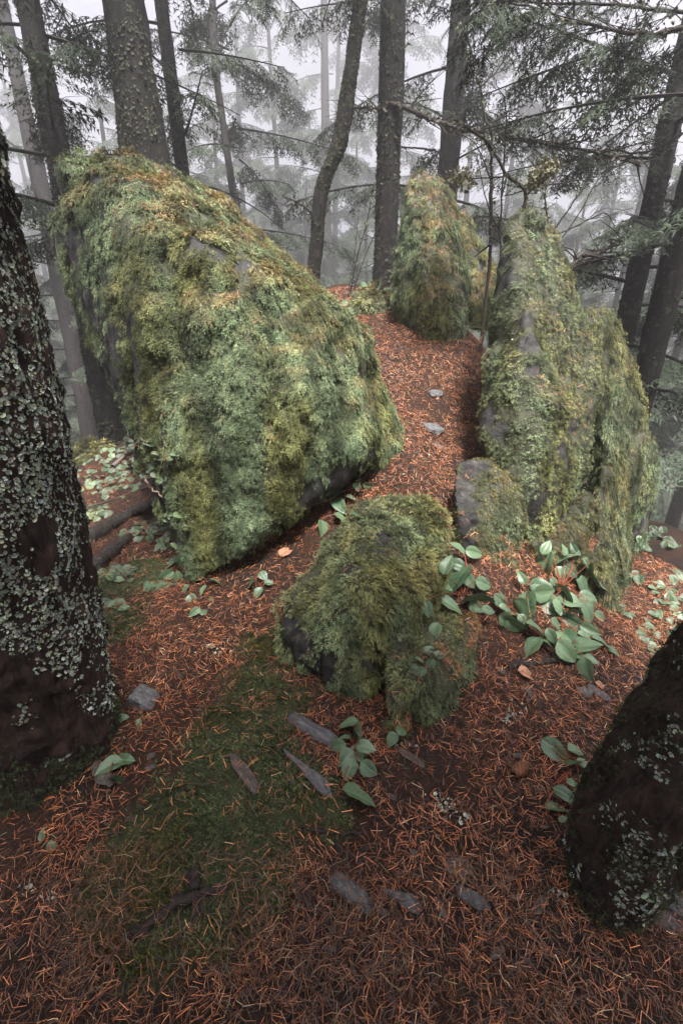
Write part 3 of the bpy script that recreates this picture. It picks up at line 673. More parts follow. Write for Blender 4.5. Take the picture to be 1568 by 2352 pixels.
def trunk_arrays(path, rad, sides, rings, bark, seed, sc_=1.0, zpow=1.0):
    """tapered trunk with bark ridges; path = [(x,y,z)...], rad = fn(height fraction, z)"""
    pts = smooth_path(path, rings) if zpow == 1.0 else None
    if pts is None:
        full = smooth_path(path, 400); s = np.linspace(0, 1, rings)**zpow; k = np.minimum((s*399).astype(int), 398); f = (s*399-k)[:, None]; pts = full[k]*(1-f)+full[k+1]*f
    rr = np.array([rad(p[2]) for p in pts])
    a = np.linspace(0, 2*math.pi, sides, endpoint=False)
    V = pts[:, None, :] + rr[:, None, None]*np.stack([np.cos(a), np.sin(a), a*0], -1)[None]
    nrmv = np.broadcast_to(np.stack([np.cos(a), np.sin(a), a*0], -1)[None], V.shape).reshape(-1, 3); V = V.reshape(-1, 3)
    q = V*np.array([9, 9, 2.2])*sc_
    rid = 1-np.abs(fbm(q, 3, seed))*2; V = V + nrmv*(bark*(rid-.5 + .5*fbm(V*25*sc_, 2, seed+5)) + .12*np.repeat(rr, sides)*fbm(V*np.array([3, 3, 1.0]), 2, seed+7))[:, None]
    i = np.arange(rings-1)[:, None]*sides; j = np.arange(sides)[None]; j2 = (j+1) % sides
    q4 = np.stack([i+j, i+j2, i+sides+j2, i+sides+j], -1).reshape(-1, 4)
    return V, q4, nrmv
# foliose lichen flakes
def flake(rng):
    k = 4; V = [(0, 0, .05)]; T = []; S = [.7]
    for j in range(k):
        a = 2*math.pi*j/k + rng.uniform(-.3, .3); r1 = rng.uniform(.5, 1.0)
        V.append((r1*math.cos(a-.45), r1*math.sin(a-.45), rng.uniform(.05, .45))); S.append(rng.uniform(.85, 1.2))
        V.append((r1*.95*math.cos(a+.45), r1*.95*math.sin(a+.45), rng.uniform(.05, .45))); S.append(rng.uniform(.85, 1.2))
    for j in range(k):
        b = 1+2*j; T += [(0, b, b+1)]
        if rng.uniform() < .55: T += [(0, b+1, 1+2*((j+1) % k))]
    return np.array(V, float), np.array(T), np.array(S)
FLAKE = [flake(_r) for _ in range(6)]
def lichen_on(V, q4, nv, count, seed, size, zlim, colr=(.27, .30, .24), thr=(-.05, .3), freq=7, parent=None, name='lichen'):
    r2 = np.random.RandomState(seed)
    wg = sstep(thr[0], thr[1], fbm(V*np.array([freq, freq, freq*.7]), 3, seed+1))*sstep(zlim[1], zlim[1]-.3, V[:, 2])*sstep(zlim[0], zlim[0]+.1, V[:, 2]) + 1e-7
    pos, n = sample_tris(V, q4, nv, wg, count, r2)
    d = r2.normal(size=(count, 3)); d -= n*(d*n).sum(1, keepdims=True)
    n2 = nrm(n + .45*r2.normal(size=(count, 3)))
    d = nrm(d)
    L = r2.uniform(*size, count); col = np.array(colr)*r2.uniform(.5, 1.25, (count, 1))*(1+.25*r2.normal(size=(count, 3))*np.array([.3, .2, .4]))
    v_, t_, c_ = scatter(FLAKE, pos + n*(L*.15)[:, None], d, n2, L, np.clip(col, .01, .8), r2)
    o = obj(name, mesh_np('lichen', v_, t_, c_), M_LICHEN, parent); o['kind'] = 'stuff'
    return o
def xh(u_h, Y): # x of a vertical trunk seen at u_h on the eye-level line
    return (u_h-784)/F/(cp+math.tan(PITCH)*sp)*Y
def tree(name, label, base, path, rad, sides=24, rings=60, bark=.01, seed=1, mat=None, crown=None, lich=None, group=None, zpow=1.0, bs=1.0, moss=None):
    base = np.array(base, float)
    t = thing(name, label, 'tree', tuple(base), group)
    V, q4, nv = trunk_arrays(np.array(path, float)-base, rad, sides, rings, bark, seed, bs, zpow)
    obj('trunk', mesh_np(name+'_trunk', V, q4, None, True), mat or M_BARK, t)
    if crown:
        r2 = np.random.RandomState(seed+9); v_, t_, c_ = crown_arrays(r2, **crown)
        if 'at' not in crown: pass
        obj('crown', mesh_np(name+'_crown', v_, t_, c_), M_CROWN, t)
    if lich: lichen_on(V, q4, nv, parent=t, **lich)
    if moss:
        cnt, z0_, z1_, ml, cm = moss; r2 = np.random.RandomState(seed+31)
        wg = sstep(z1_, z0_, V[:, 2] + .25*fbm(V*6, 2, seed+33))*sstep(-.35, .1, fbm(V*9, 2, seed+34)) + 1e-7
        pos, n = sample_tris(V, q4, nv, wg, cnt, r2); d = nrm(n*.5 + np.array([0, 0, -.7]) + .4*r2.normal(size=(cnt, 3)))
        v_, t_, c_ = scatter(SPRIG_SHORT + SPRIG[:2], pos, d, n, r2.uniform(.6, 1.3, cnt)*ml, np.array([cm])*r2.uniform(.4, 1.3, (cnt, 1)), r2)
        o = obj('moss', mesh_np('trunk_moss', v_, t_, c_), M_MOSS, t); o['kind'] = 'stuff'
    return t
def gbase(x, y): return (x, y, float(gz(x, y)[0]) - .12)
def straight(u_h, Y, H=9.0, lean=(0, 0)):
    x = xh(u_h, Y); b = gbase(x, Y); return b, [b, (x+lean[0]*.5, Y+lean[1]*.5, b[2]+H*.5), (x+lean[0], Y+lean[1], b[2]+H)]
taper = lambda r0, H, fl=.35, fh=.35: (lambda z: r0*(1-.75*np.clip(z/H, 0, 1))*(1+fl*math.exp(-max(z, 0)/fh)))

# the two trunks at the photographer's sides
b = (-.985, 1.12, -.15)
tree('lichen_tree', 'thick tree trunk crusted with pale grey-green lichen over dark red bark', b, [b, (-.92, 1.12, 1.5), (-.95, 1.15, 5), (-.95, 1.2, 9)], lambda z: .215*(1-.06*z)*(1+.10*math.exp(-max(z-.02, 0)/.10)),
     sides=104, rings=260, bark=.034, seed=201, moss=(5000, .12, .42, .02, (.06, .075, .035)), mat=M_BARK_NEAR, zpow=2.0, bs=1.6,
     crown=dict(z0=3.3, z1=5.4, n=20, Lfn=lambda z: 3.9, leafy=1.0, r_at=lambda z: .12, spr=(.9, 1.5), az0=(-1.9, -.8), tm=SPRAY_FAR, start=.56, droop=(.0, .15)),  # unseen boughs reaching back past the camera, shaped to shade the foreground
     lich=dict(count=27000, seed=205, size=(.003, .0085), zlim=(.22, 2.4), thr=(-.16, .14), freq=9.5))
b = (.655, .70, -.14)
tree('leaning_tree', 'leaning tree with mossy black bark and scattered grey lichen beside the ribbed slabs', b, [b, (.755, .75, .3), (1.02, .86, .9), (1.5, 1.0, 2.2), (2.2, 1.05, 6), (2.4, 1.05, 8.5)], lambda z: (.080+.050*float(sstep(.0, .35, z)))*(1-.06*z),
     sides=90, rings=220, bark=.026, seed=211, moss=(5500, .3, 1.3, .02, (.055, .065, .03)), mat=M_BARK_NEAR, zpow=2.0, bs=1.8,
     crown=dict(z0=3.2, z1=5.2, n=20, Lfn=lambda z: 3.9, leafy=1.0, r_at=lambda z: .1, spr=(.9, 1.5), az0=(-2.5, -1.3), tm=SPRAY_FAR, start=.6, droop=(.0, .15)),  # boughs out of view, likewise aimed backward to darken the foreground slope
     lich=dict(count=5200, seed=215, size=(.003, .0085), zlim=(.1, 2.2), thr=(.02, .3), freq=9, colr=(.26, .30, .24)))
# trunks on and around the knoll
b, p = straight(385, 4.2, 9); 
tree('conifer_tree', 'stout dark lichen-flecked trunk rising right behind the largest boulder', b, p, lambda z: .34-.075*z if z < 2.6 else .145*(1-.1*(z-2.6)), sides=56, rings=110, bark=.018, seed=221, bs=1.2,
     crown=dict(z0=3.6, z1=5.4, n=9, Lfn=lambda z: 1.6, leafy=1.2, r_at=lambda z: .1), lich=dict(count=5200, seed=223, size=(.006, .015), zlim=(1.0, 5.5), thr=(-.2, .25), freq=6, colr=(.085, .088, .062)))
b, p = straight(209, 5.4, 9)
tree('conifer_tree', 'dark slanting trunk with mossy base beyond the overhang of the largest boulder', b, p, taper(.15, 9), seed=231, bark=.012, sides=48, rings=110,
     crown=dict(z0=2.4, z1=6.0, n=18, Lfn=lambda z: 1.8, leafy=1.4, tm=SPRAY_FAR, r_at=lambda z: .08), lich=dict(count=1800, seed=233, size=(.012, .03), zlim=(.2, 5), colr=(.05, .052, .036)))
b, p = straight(160, 11.5, 13)
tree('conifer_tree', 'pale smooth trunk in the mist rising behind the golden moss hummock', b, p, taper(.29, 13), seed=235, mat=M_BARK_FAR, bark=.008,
     crown=dict(z0=2.6, z1=8, n=24, Lfn=lambda z: 2.4, leafy=1.5, tm=SPRAY_FAR, r_at=lambda z: .1))
b, p = straight(470, 6.2, 9, (-.18, 0))
tree('conifer_tree', 'slim straight dark trunk standing next to the stout lichen-flecked one', b, p, taper(.095, 10, .2), seed=241, bark=.008, sides=32,
     crown=dict(z0=2.3, z1=6, n=15, Lfn=lambda z: 1.4, leafy=1.2, tm=SPRAY_FAR, r_at=lambda z: .05, dead=4), lich=dict(count=900, seed=243, size=(.01, .022), zlim=(.5, 5), colr=(.05, .052, .036)))
x, Y = xh(575, 9.5), 9.5; b = gbase(x, Y)
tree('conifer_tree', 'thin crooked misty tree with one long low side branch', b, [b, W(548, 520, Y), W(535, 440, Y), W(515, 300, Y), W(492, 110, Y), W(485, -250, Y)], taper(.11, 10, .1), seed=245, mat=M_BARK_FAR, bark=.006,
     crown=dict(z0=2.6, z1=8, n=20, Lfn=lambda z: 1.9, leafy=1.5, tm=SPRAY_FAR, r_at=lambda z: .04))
Y = 4.75; b = gbase(*W(713, 680, Y)[:2])
T7 = tree('twisted_tree', 'crooked mossy trunk that bends as it climbs beside the straight dark one', b, [b, W(716, 665, Y), W(727, 560, Y), W(735, 460, Y), W(748, 405, Y), W(780, 325, Y), W(800, 200, Y), W(812, 110, Y), W(826, 0, Y), W(838, -150, Y), W(845, -500, Y)],
     lambda z: .062 if z < 1.5 else max(.03, .062-.006*(z-1.5)), sides=36, rings=130, bark=.012, seed=251, bs=1.5,
     crown=dict(z0=2.8, z1=4.5, n=7, Lfn=lambda z: .9, leafy=0.8, tm=SPRAY_FAR, r_at=lambda z: .03), lich=dict(count=2600, seed=253, size=(.005, .013), zlim=(0, 4), thr=(-.4, .1), colr=(.075, .075, .04)))
b, p = straight(880, 5.1, 9)
T8 = tree('conifer_tree', 'straight dark trunk standing on the ridge between crooked trunk and shaggy boulder', b, p, taper(.118, 11, .2), seed=261, bark=.01, sides=40, rings=100,
     crown=dict(z0=2.7, z1=6, n=14, Lfn=lambda z: 1.5, leafy=1.2, tm=SPRAY_FAR, r_at=lambda z: .07, dead=5), lich=dict(count=1600, seed=263, size=(.009, .022), zlim=(.2, 5), thr=(-.25, .25), colr=(.06, .06, .042)))
b, p = straight(1003, 7.6, 10)
T9 = tree('conifer_tree', 'broad grey trunk rising directly behind the shaggy boulder', b, p, taper(.185, 13, .2), seed=271, bark=.012, sides=48, rings=90, mat=M_BARK,
     crown=dict(z0=3.2, z1=7, n=16, Lfn=lambda z: 2.0, leafy=1.4, tm=SPRAY_FAR, r_at=lambda z: .1, dead=3))
b, p = straight(1437, 5.0, 9)
T12 = tree('conifer_tree', 'grey slanting trunk beyond the draped boulder, with a long dead lower branch', b, p, taper(.125, 11, .0), seed=281, bark=.01, sides=40, rings=100,
     crown=dict(z0=2.3, z1=6, n=18, Lfn=lambda z: 1.8, leafy=1.5, tm=SPRAY_FAR, r_at=lambda z: .08), lich=dict(count=900, seed=283, size=(.01, .024), zlim=(1, 5), colr=(.055, .055, .045)))
b, p = straight(1512, 4.0, 9)
T13 = tree('conifer_tree', 'nearly black slanting trunk close beside the draped boulder', b, p, taper(.118, 11, .0), seed=291, bark=.012, sides=44, rings=110,
     crown=dict(z0=3.0, z1=6, n=10, Lfn=lambda z: 1.5, leafy=1.3, tm=SPRAY_FAR, r_at=lambda z: .08), lich=dict(count=700, seed=293, size=(.008, .02), zlim=(1, 6), colr=(.055, .055, .045)))
# misty trees
MIST = 'pale trees fading into the mist'
def copy_tree(src, x, y, s, rz):
    r = src.copy(); C.objects.link(r)
    for ch in src.children:
        c = ch.copy(); C.objects.link(c); c.parent = r
    r.location = (x, y, float(gz(x, y)[0])-.15); r.scale = (s, s, s); r.rotation_euler = (0, 0, rz); return r
b, p = straight(462, 22, 18)
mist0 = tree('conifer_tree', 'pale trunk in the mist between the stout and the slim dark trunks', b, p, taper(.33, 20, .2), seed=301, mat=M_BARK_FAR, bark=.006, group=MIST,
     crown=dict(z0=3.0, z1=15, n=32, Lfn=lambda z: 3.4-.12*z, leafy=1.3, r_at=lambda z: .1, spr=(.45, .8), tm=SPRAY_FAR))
for u_h, Y, sc1, lb in ((752, 28, 1.35, 'wide pale trunk in the mist behind the crooked mossy trunk'), (930, 30, 1.05, 'pale trunk in the mist between the straight dark and the broad grey trunks'), (1045, 36, 1.2, 'faint trunk in the mist peeking out beside the broad grey trunk')):
    copy_tree(mist0, xh(u_h, Y), Y, sc1, u_h*1.3)['label'] = lb
def proto(seed, H, z0, n, L0, r):
    b = (0, -300-seed, 0)
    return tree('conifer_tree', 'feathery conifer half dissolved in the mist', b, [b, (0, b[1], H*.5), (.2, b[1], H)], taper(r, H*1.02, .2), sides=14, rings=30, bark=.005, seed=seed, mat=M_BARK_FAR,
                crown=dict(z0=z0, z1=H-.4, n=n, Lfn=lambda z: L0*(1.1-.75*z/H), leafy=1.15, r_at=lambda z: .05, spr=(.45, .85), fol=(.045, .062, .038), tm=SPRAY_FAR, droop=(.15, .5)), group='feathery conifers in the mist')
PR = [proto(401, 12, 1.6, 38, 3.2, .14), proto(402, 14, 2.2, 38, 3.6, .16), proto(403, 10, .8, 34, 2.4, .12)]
def place(proto_, x, y, s, rz, used=[]):
    z = float(gz(x, y)[0]) - .2
    if proto_ not in used: used.append(proto_); r = proto_
    else:
        r = proto_.copy(); C.objects.link(r)
        for ch in proto_.children:
            c = ch.copy(); C.objects.link(c); c.parent = r
    r.location = (x, y, z); r.rotation_euler = (0, 0, rz); r.scale = (s, s, s); return r
r3 = random.Random(5)
spots = [
 (40, 28, 0, 'misty conifer seen past the lichen trunk, beyond the dark slanting trunk'), (300, 25, 1, 'misty conifer whose boughs spread behind the stout lichen-flecked trunk'),
 (520, 24, 0, 'misty conifer filling the gap between slim straight trunk and thin crooked tree'), (610, 20, 2, 'bushy misty conifer above the ridge of the largest boulder'),
 (655, 33, 1, 'fainter conifer between the thin crooked tree and the crooked mossy trunk'), (700, 26, 2, 'low misty conifer close beside the crooked mossy trunk'),
 (815, 30, 0, 'misty conifer in the gap between crooked and straight dark trunks'), (845, 22, 2, 'low misty conifer at the foot of the straight dark trunk'),
 (945, 26, 0, 'misty conifer in the gap between straight dark and broad grey trunks'), (1080, 24, 2, 'bushy misty conifer behind the forked bare shrub'),
 (1130, 33, 1, 'faint tall conifer rising over the forked bare shrub'), (1200, 40, 0, 'faintest conifer in the open mist above the pointed boulder'),
 (1290, 20, 2, 'low misty conifer behind the fan of bare stems'), (1400, 20, 1, 'dark-boughed conifer close beside the grey slanting trunk'),
 (1480, 30, 0, 'misty conifer between grey and nearly black slanting trunks'), (1680, 11, 0, 'conifer with drooping green boughs reaching past the nearly black trunk'),
 (1600, 18, 2, 'low conifer in the mist below the nearly black trunk'), (1570, 17, 1, 'tall conifer with layered boughs behind the nearly black trunk'),
 (470, 30, 2, 'faint low conifer behind the slim straight trunk'), (575, 38, 1, 'faint tall conifer behind the thin crooked tree'), (885, 40, 1, 'faint tall conifer behind the straight dark trunk'), (1040, 30, 0, 'misty conifer between the broad grey trunk and the forked bare shrub'), (1350, 30, 1, 'faint tall conifer above the draped boulder'), (90, 22, 2, 'low misty conifer between pale and dark slanting trunks'),
 (-160, 13, 1, 'conifer with boughs reaching in above the lichen trunk'), (130, 44, 1, 'faint conifer behind the pale smooth trunk'), (420, 40, 0, 'faint conifer between stout and slim trunks'),
 (345, 21, 2, 'low misty conifer right behind the top of the largest boulder'), (215, 34, 2, 'faint low conifer under the overhang of the largest boulder'), (770, 44, 1, 'very faint tall conifer behind the crooked mossy trunk')]
for u, Y, k, lb in spots:
    place(PR[k], xh(u, Y), Y, r3.uniform(.95, 1.15)*(1+max(0, Y-16)*.04), r3.uniform(0, 6.28))['label'] = lb

# ------------------------------------------------------------------ loose stones
def stone_mesh(seed):
    r2 = np.random.RandomState(seed); bm = bmesh.new()
    hull_mesh(bm, [tuple(nrm(r2.normal(size=3))*r2.uniform(.75, 1.05)*np.array([.5, .5, .5])) for _ in range(16)])
    bmesh.ops.subdivide_edges(bm, edges=bm.edges[:], cuts=3, use_grid_fill=True)
    bmesh.ops.triangulate(bm, faces=bm.faces[:])
    bmesh.ops.smooth_vert(bm, verts=bm.verts[:], factor=.12, use_axis_x=True, use_axis_y=True, use_axis_z=True)
    V = np.array([v.co[:] for v in bm.verts]); dv = fbm(V*4, 3, seed)*.09 + fbm(V*np.array([4, 14, 14]), 2, seed+3)*.055
    for v, k in zip(bm.verts, dv): v.co += v.co.normalized()*float(k)
    me = bpy.data.meshes.new('stone'); bm.to_mesh(me); bm.free()
    for p in me.polygons: p.use_smooth = True
    return me
STM = [stone_mesh(900+k) for k in range(7)]
STMB = [m.copy() for m in STM]
def stone(u, v, L, Wd, ang, label, k, thick=.5, mat=None, sink=.25, Y=None, group=None, name='loose_stone'):
    p, n = hit(u, v)
    t = np.linalg.norm(p - [0, 0, CAMH])/np.linalg.norm(ray(u, v)); sL, sW = L*t/F, Wd*t/F
    a = R_(ang); right = np.array([1.0, 0, 0]); upc = np.array([0, sp, cp])
    d = right*math.cos(a) + upc*math.sin(a); d = d - n*np.dot(d, n)
    foreshort = max(np.linalg.norm(d), .35); d = nrm(d); x = np.cross(n, d)
    o = obj(name, (STMB if mat else STM)[k % 7], mat or M_STONE)
    th = thick*min(sL, sW)
    M = Matrix.Identity(4)
    for c, (vec, s) in enumerate(((d, min(sL/foreshort, sL*1.5)), (x, sW), (n, th))):
        for r in range(3): M[r][c] = float(vec[r]*s)
    pp = p + n*(th*(.5-sink))*.6
    for r in range(3): M[r][3] = float(pp[r])
    o.matrix_world = M
    return tag(o, label, 'stone', group)
stone(330,1612,105,78,15,'rough dark grey rock lying by the foot of the lichen trunk',0,.8)
stone(727,1690,120,62,-62,'upright grey slab of weathered stone beside the spotted salal plant',1,.6)
stone(712,1785,140,55,-58,'long pale grey ribbed stone below the upright slab',2,.5)
stone(560,1775,85,42,-80,'narrow grey stone poking out of the moss carpet',3,.5,M_STONEB)
stone(240,1785,85,48,-60,'dark stone half hidden under a two-leaved seedling',4,.6,M_STONEB)
stone(347,1738,28,22,30,'tiny brown pebble at the edge of the moss carpet',5,.6,M_STONEB)
stone(345,1763,32,18,20,'tiny blue-grey pebble at the edge of the moss carpet',6,.6)
stone(808,2056,92,64,-58,'pitted grey wedge of stone among needles below black twigs',1,.5)
stone(925,2070,105,60,-35,'flat dark stone partly buried in needles beside the pitted wedge',2,.4)
stone(1052,1992,64,52,-20,'brown-grey flat stone lying alone in open needles',3,.4,M_STONEB)
stone(1086,2073,66,54,-70,'angular pale grey stone below the brown-grey flat one',4,.6)
stone(1372,1592,60,30,-62,'wet slate-blue sliver standing in needles above the chain of salal leaves',5,.5)
stone(1338,1590,38,34,-40,'dull plum-grey stone next to the slate-blue sliver',6,.5)
stone(1212,1592,36,26,-70,'rounded tan-brown stone below the long rotten stick',0,.6,M_STONEB)
stone(940,1738,58,24,-62,'slim dark stone under the three-leaved salal sprig',3,.5,M_STONEB)
stone(1188,1738,26,20,-40,'small grey stone touching the cone',4,.6)
stone(1545,2085,270,95,-58,'large ribbed grey slab at the foot of the black trunk',2,.4)
stone(1488,2095,180,60,-52,'thinner ribbed grey slab beside the large one',1,.4)
stone(1000,905,50,30,10,'flat dark stone set in the middle of the needle path, uppermost',5,.4)
stone(992,985,58,48,-40,'blue-grey angular stone set in the needle path',6,.4)
stone(1005,1025,46,20,5,'small flat slate lying below the angular path stone',0,.4)
stone(1170,2020,24,20,10,'small grey pebble in open needles',1,.6,group='pebbles in the needles')
for u, v, L, k in ((1188,2062,40,2),(1240,2078,46,3),(1010,2085,40,4),(1150,1540,26,5),(880,2095,32,6),(670,1795,22,0),(430,2075,30,1),(1020,1880,22,2),(640,2040,26,3),(1315,1720,28,4),(900,1830,24,5),(1100,1700,20,6),(300,1880,24,1),(760,2180,40,2),(1140,2190,34,3),(420,2200,30,4),(950,1960,26,0),(1250,1900,22,6),(180,2050,24,5),(590,2150,28,2)):
    stone(u, v, L, L*.6, -60+37*k, 'small grey pebble in open needles', k, .5, M_STONEB if k % 2 else None, group='pebbles in the needles')

# ------------------------------------------------------------------ salal plants
def leaf_mesh(seed, wd=.36, fold=.35, curl=.18):
    r2 = np.random.RandomState(seed); ny, xsn = 9, np.array([-1, -.66, -.33, 0, .33, .66, 1])
    V = []
    for j in range(ny):
        y = j/(ny-1); wv = wd*(math.sin(math.pi*min(1, y**.78))**.72)*(1-.12*y) if 0 < j < ny-1 else .004
        for s in xsn:
            x = s*wv; V.append((x + .03*math.sin(y*3), y, fold*abs(x)*(1-.5*abs(s)) - curl*y*y + .018*math.sin(y*14+seed)*abs(s) + r2.uniform(-.006, .006)))
    k = len(xsn); Fq = [(j*k+i, j*k+i+1, (j+1)*k+i+1, (j+1)*k+i) for j in range(ny-1) for i in range(k-1)]
    return np.array(V), np.array(Fq)
LFM = []
for sd_, wd, fo, cu in ((1, .36, .55, .22), (2, .33, .8, .35), (3, .38, .45, .15), (4, .31, .7, .5), (5, .40, .5, .3)):
    V, Fq = leaf_mesh(sd_, wd, fo, cu); LFM.append(mesh_np('leaf', V, Fq, None, True))
def with_mat(lst, mat):
    out = []
    for m in lst:
        c = m.copy(); c.materials.clear(); c.materials.append(mat); out.append(c)
    return out
LF = {'green': with_mat(LFM, M_LEAF), 'pale': with_mat(LFM, M_LEAFPALE), 'dry': with_mat(LFM, M_DRYLEAF), 'dark': with_mat(LFM, M_LEAFDARK)}
lr = np.random.RandomState(77)
STEMC = (.20, .055, .03)
def salal(label, root, leaves, conv=lambda x, y, l: (x, y, l), lift=.03, Y=None, kind='green', group=None, name='salal_plant', cat='plant', tilt=.58, upw=.5):
    ru, rv, _ = conv(root[0], root[1], 0)
    rp, rn = hit(ru, rv)
    if Y: rp = W(ru, rv, Y); rn = np.array([0, 0, 1.0])
    t = thing(name, label, cat, tuple(rp), group); stems = []
    for q in leaves:
        u, v, L = conv(q[0], q[1], q[2]); p, n = hit(u, v)
        r0 = ray(u, v); ty = W(u, v, Y)[1] if Y else p[1]
        if not Y and abs(p[1]-rp[1]) > .35: p = W(u, v, rp[1] + np.clip(p[1]-rp[1], -.35, .2)); n = np.array([0, -.4, .9])
        if Y: p = W(u, v, Y); n = np.array([0, -.3, .95])
        toc = nrm(np.array([0, 0, CAMH]) - p); p = p + toc*lift*lr.uniform(.5, 1.6)
        dist = np.linalg.norm(p - [0, 0, CAMH])/np.linalg.norm(r0); s = L*dist/F*.98
        nn = nrm(n*.35 + np.array([0, 0, upw]) + toc*.55 + tilt*lr.normal(size=3))
        a = R_(q[3]); d = np.array([1.0, 0, 0])*math.cos(a) + np.array([0, sp, cp])*math.sin(a)
        d = d - nn*np.dot(d, nn); fs = max(np.linalg.norm(d), .5); d = nrm(d); x = np.cross(d, nn)
        s = s/fs**.5; b0 = p - d*s*.5
        kd = q[4] if len(q) > 4 else kind
        o = obj('leaf', LF[kd][lr.randint(5)], None, t)
        M = Matrix.Identity(4)
        for c, vec in enumerate((x, d, nn)):
            for r in range(3): M[r][c] = float(vec[r]*s)
        for r in range(3): M[r][3] = float(b0[r]-rp[r])
        o.matrix_local = M
        mid = (b0 + rp)/2 + np.array([0, 0, .012]) + lr.normal(0, .006, 3)
        stems.append(tube(smooth_path([rp-rn*.01, mid, b0-d*s*.04, b0+d*s*.05], 7), np.linspace(.0022, .0012, 7), 5, np.array(STEMC)*lr.uniform(.5, 1.2)))
    v_, t_, c_ = cat_parts(stems); obj('stem', mesh_np('stem', v_-rp, t_, c_, True), M_TWIG, t)
    return t
cA = lambda x, y, l: (940.8+x*.32, 1215.2+y*.32, l*.32)
cB = lambda x, y, l: (689.9+x*.22, 1599.4+y*.22, l*.22)
cD = lambda x, y, l: (1176+x/3, 1176+y/3, l/3)
cF = lambda x, y, l: (196+x*.275, 1528.8+y*.275, l*.275)
cC = lambda x, y, l: (156.8+x*.32, 940.8+y*.32, l*.32)
cG = lambda x, y, l: (705.6+x*.2, 1097.6+y*.2, l*.2)
cH = lambda x, y, l: (784+x*.25, 627.2+y*.25, l*.25)
salal('salal sprig with red stems and broad leaves leaning on the rounded boulder', (390,470), [(345,130,140,145),(465,165,150,-10),(262,250,165,75),(335,365,230,-80),(430,370,120,-60),(530,390,150,-15),(295,525,185,-30),(480,500,250,-20),(565,580,110,-10),(480,555,120,-30),(125,570,115,-80),(225,390,130,-70),(355,255,140,-30)], cA, .07)
salal('single round salal leaf on short stem below the broad-leaved sprig', (200,700), [(182,735,135,-100)], cA, .02)
salal('small pale five-leaved salal sprig growing on top of the dark mossy boulder', (150,930), [(130,875,110,160),(215,900,105,20),(95,965,110,-100),(145,980,110,-120),(75,1025,95,200),(25,1005,90,210)], cA, .03)
salal('salal bush with one big upright leaf, against the needle-strewn ledge', (1090,420), [(968,265,235,-100),(1000,160,120,60),(975,130,120,60),(1110,150,90,80),(1170,135,80,120),(1210,160,90,30),(1110,200,130,-30),(1195,240,120,-20),(1215,290,100,-10),(1280,245,120,-30),(1160,300,140,-40),(1085,320,120,-70),(1310,355,175,-25),(1245,400,155,-60),(1285,440,150,-10),(1280,490,150,-15),(940,405,150,-20),(970,455,190,0),(1035,390,100,-60),(1125,445,210,-10),(1150,500,180,-25),(1000,535,200,-40),(1060,560,130,-70),(1235,545,120,-40),(1280,610,160,-65),(1330,560,150,-30),(1370,625,120,-25),(1170,585,140,-15),(800,350,110,120)], cA, .08)
salal('trailing salal stem with wet shiny leaves between the two bushes', (800,640), [(655,520,150,-45),(690,560,110,-10),(845,540,170,-60),(800,600,170,-15),(690,600,150,-10),(695,650,170,-35),(760,700,210,-40),(925,715,210,-30),(985,810,140,-30),(880,840,170,-110),(820,660,120,-60)], cA, .05)
salal('low dark green salal bush above the long rotten stick', (1090,800), [(1050,680,120,-30),(1020,770,130,-60),(1170,670,180,-25),(1110,740,150,100),(1150,800,140,30),(1220,830,200,-35),(1130,880,200,-50),(1290,720,130,-25),(1260,760,120,-20),(1390,800,180,-20),(1455,870,100,-60),(1260,910,130,-60),(1265,1005,140,-60),(1080,760,130,60)], cA, .06)
salal('spotted salal plant with a lone leaf hanging below, beside the upright slab', (540,560), [(490,280,210,140),(610,330,210,20),(600,420,190,-160),(465,425,130,150),(390,520,200,200),(680,520,200,-30),(620,590,230,-20),(480,640,190,-130),(510,765,215,-110),(715,755,235,-40),(625,1030,300,-85)], cB, .035)
salal('three-leaved salal sprig on a bright red stem under the dark mossy boulder', (975,330), [(955,450,165,-120),(1050,350,125,60),(1105,395,155,-20)], cB, .03)
salal('chain of salal leaves growing beside the black trunk foot', (410,1760), [(300,1640,180,-50),(440,1635,125,25),(420,1720,115,-40),(500,1740,115,-50),(520,1840,120,-10),(415,1865,80,-30),(365,1940,120,-60),(300,2020,140,-25),(470,1950,115,-30),(310,1590,85,0),(350,2115,70,0)], cD, .035)
salal('salal seedling of two green leaves over a dark stone by the lichen trunk', (245,790), [(205,830,155,-130),(320,780,165,-10),(275,830,75,-60),(260,930,135,-80)], cF, .03)
salal('two small salal leaves against the rough dark grey rock', (245,475), [(195,500,125,-130),(310,430,95,30)], cF, .02)
salal('tiny heart-leaved sprig in front of the rough dark grey rock', (430,462), [(455,480,80,-60),(465,410,58,60)], cF, .02)
salal('pair of dim salal leaves in the dark hollow below the lichen trunk', (105,1930), [(95,1916,30,120),(120,1945,28,-70)], lift=.02)
salal('salal seedling on bare needles in front of the largest boulder', (1350,1280), [(1300,1255,105,170),(1360,1315,95,-110),(1400,1190,85,-60),(1440,1240,75,-10)], cC, .03)
salal('salal seedling below the lowest tip of the largest boulder', (915,1420), [(890,1365,100,-60),(910,1450,85,-140),(975,1450,65,40),(1025,1360,40,60)], cC, .03)
salal('salal clump with a small fern tucked against the outer edge of the largest boulder', (830,1180), [(750,1090,115,-110),(820,1080,125,60),(790,1210,115,-80),(700,1200,125,-150),(930,1215,95,180),(1045,1220,105,10),(965,1295,75,-90),(835,1290,85,-110)], cC, .04)
salal('dark salal stem climbing in the hollow under the largest boulder', (420,400), [(345,180,160,-110),(370,300,190,-60),(440,380,120,-40),(500,215,120,-30),(560,410,155,0),(185,570,185,-110),(380,440,150,-70),(570,90,105,-80,'pale'),(695,85,125,-20,'pale')], cG, .06)
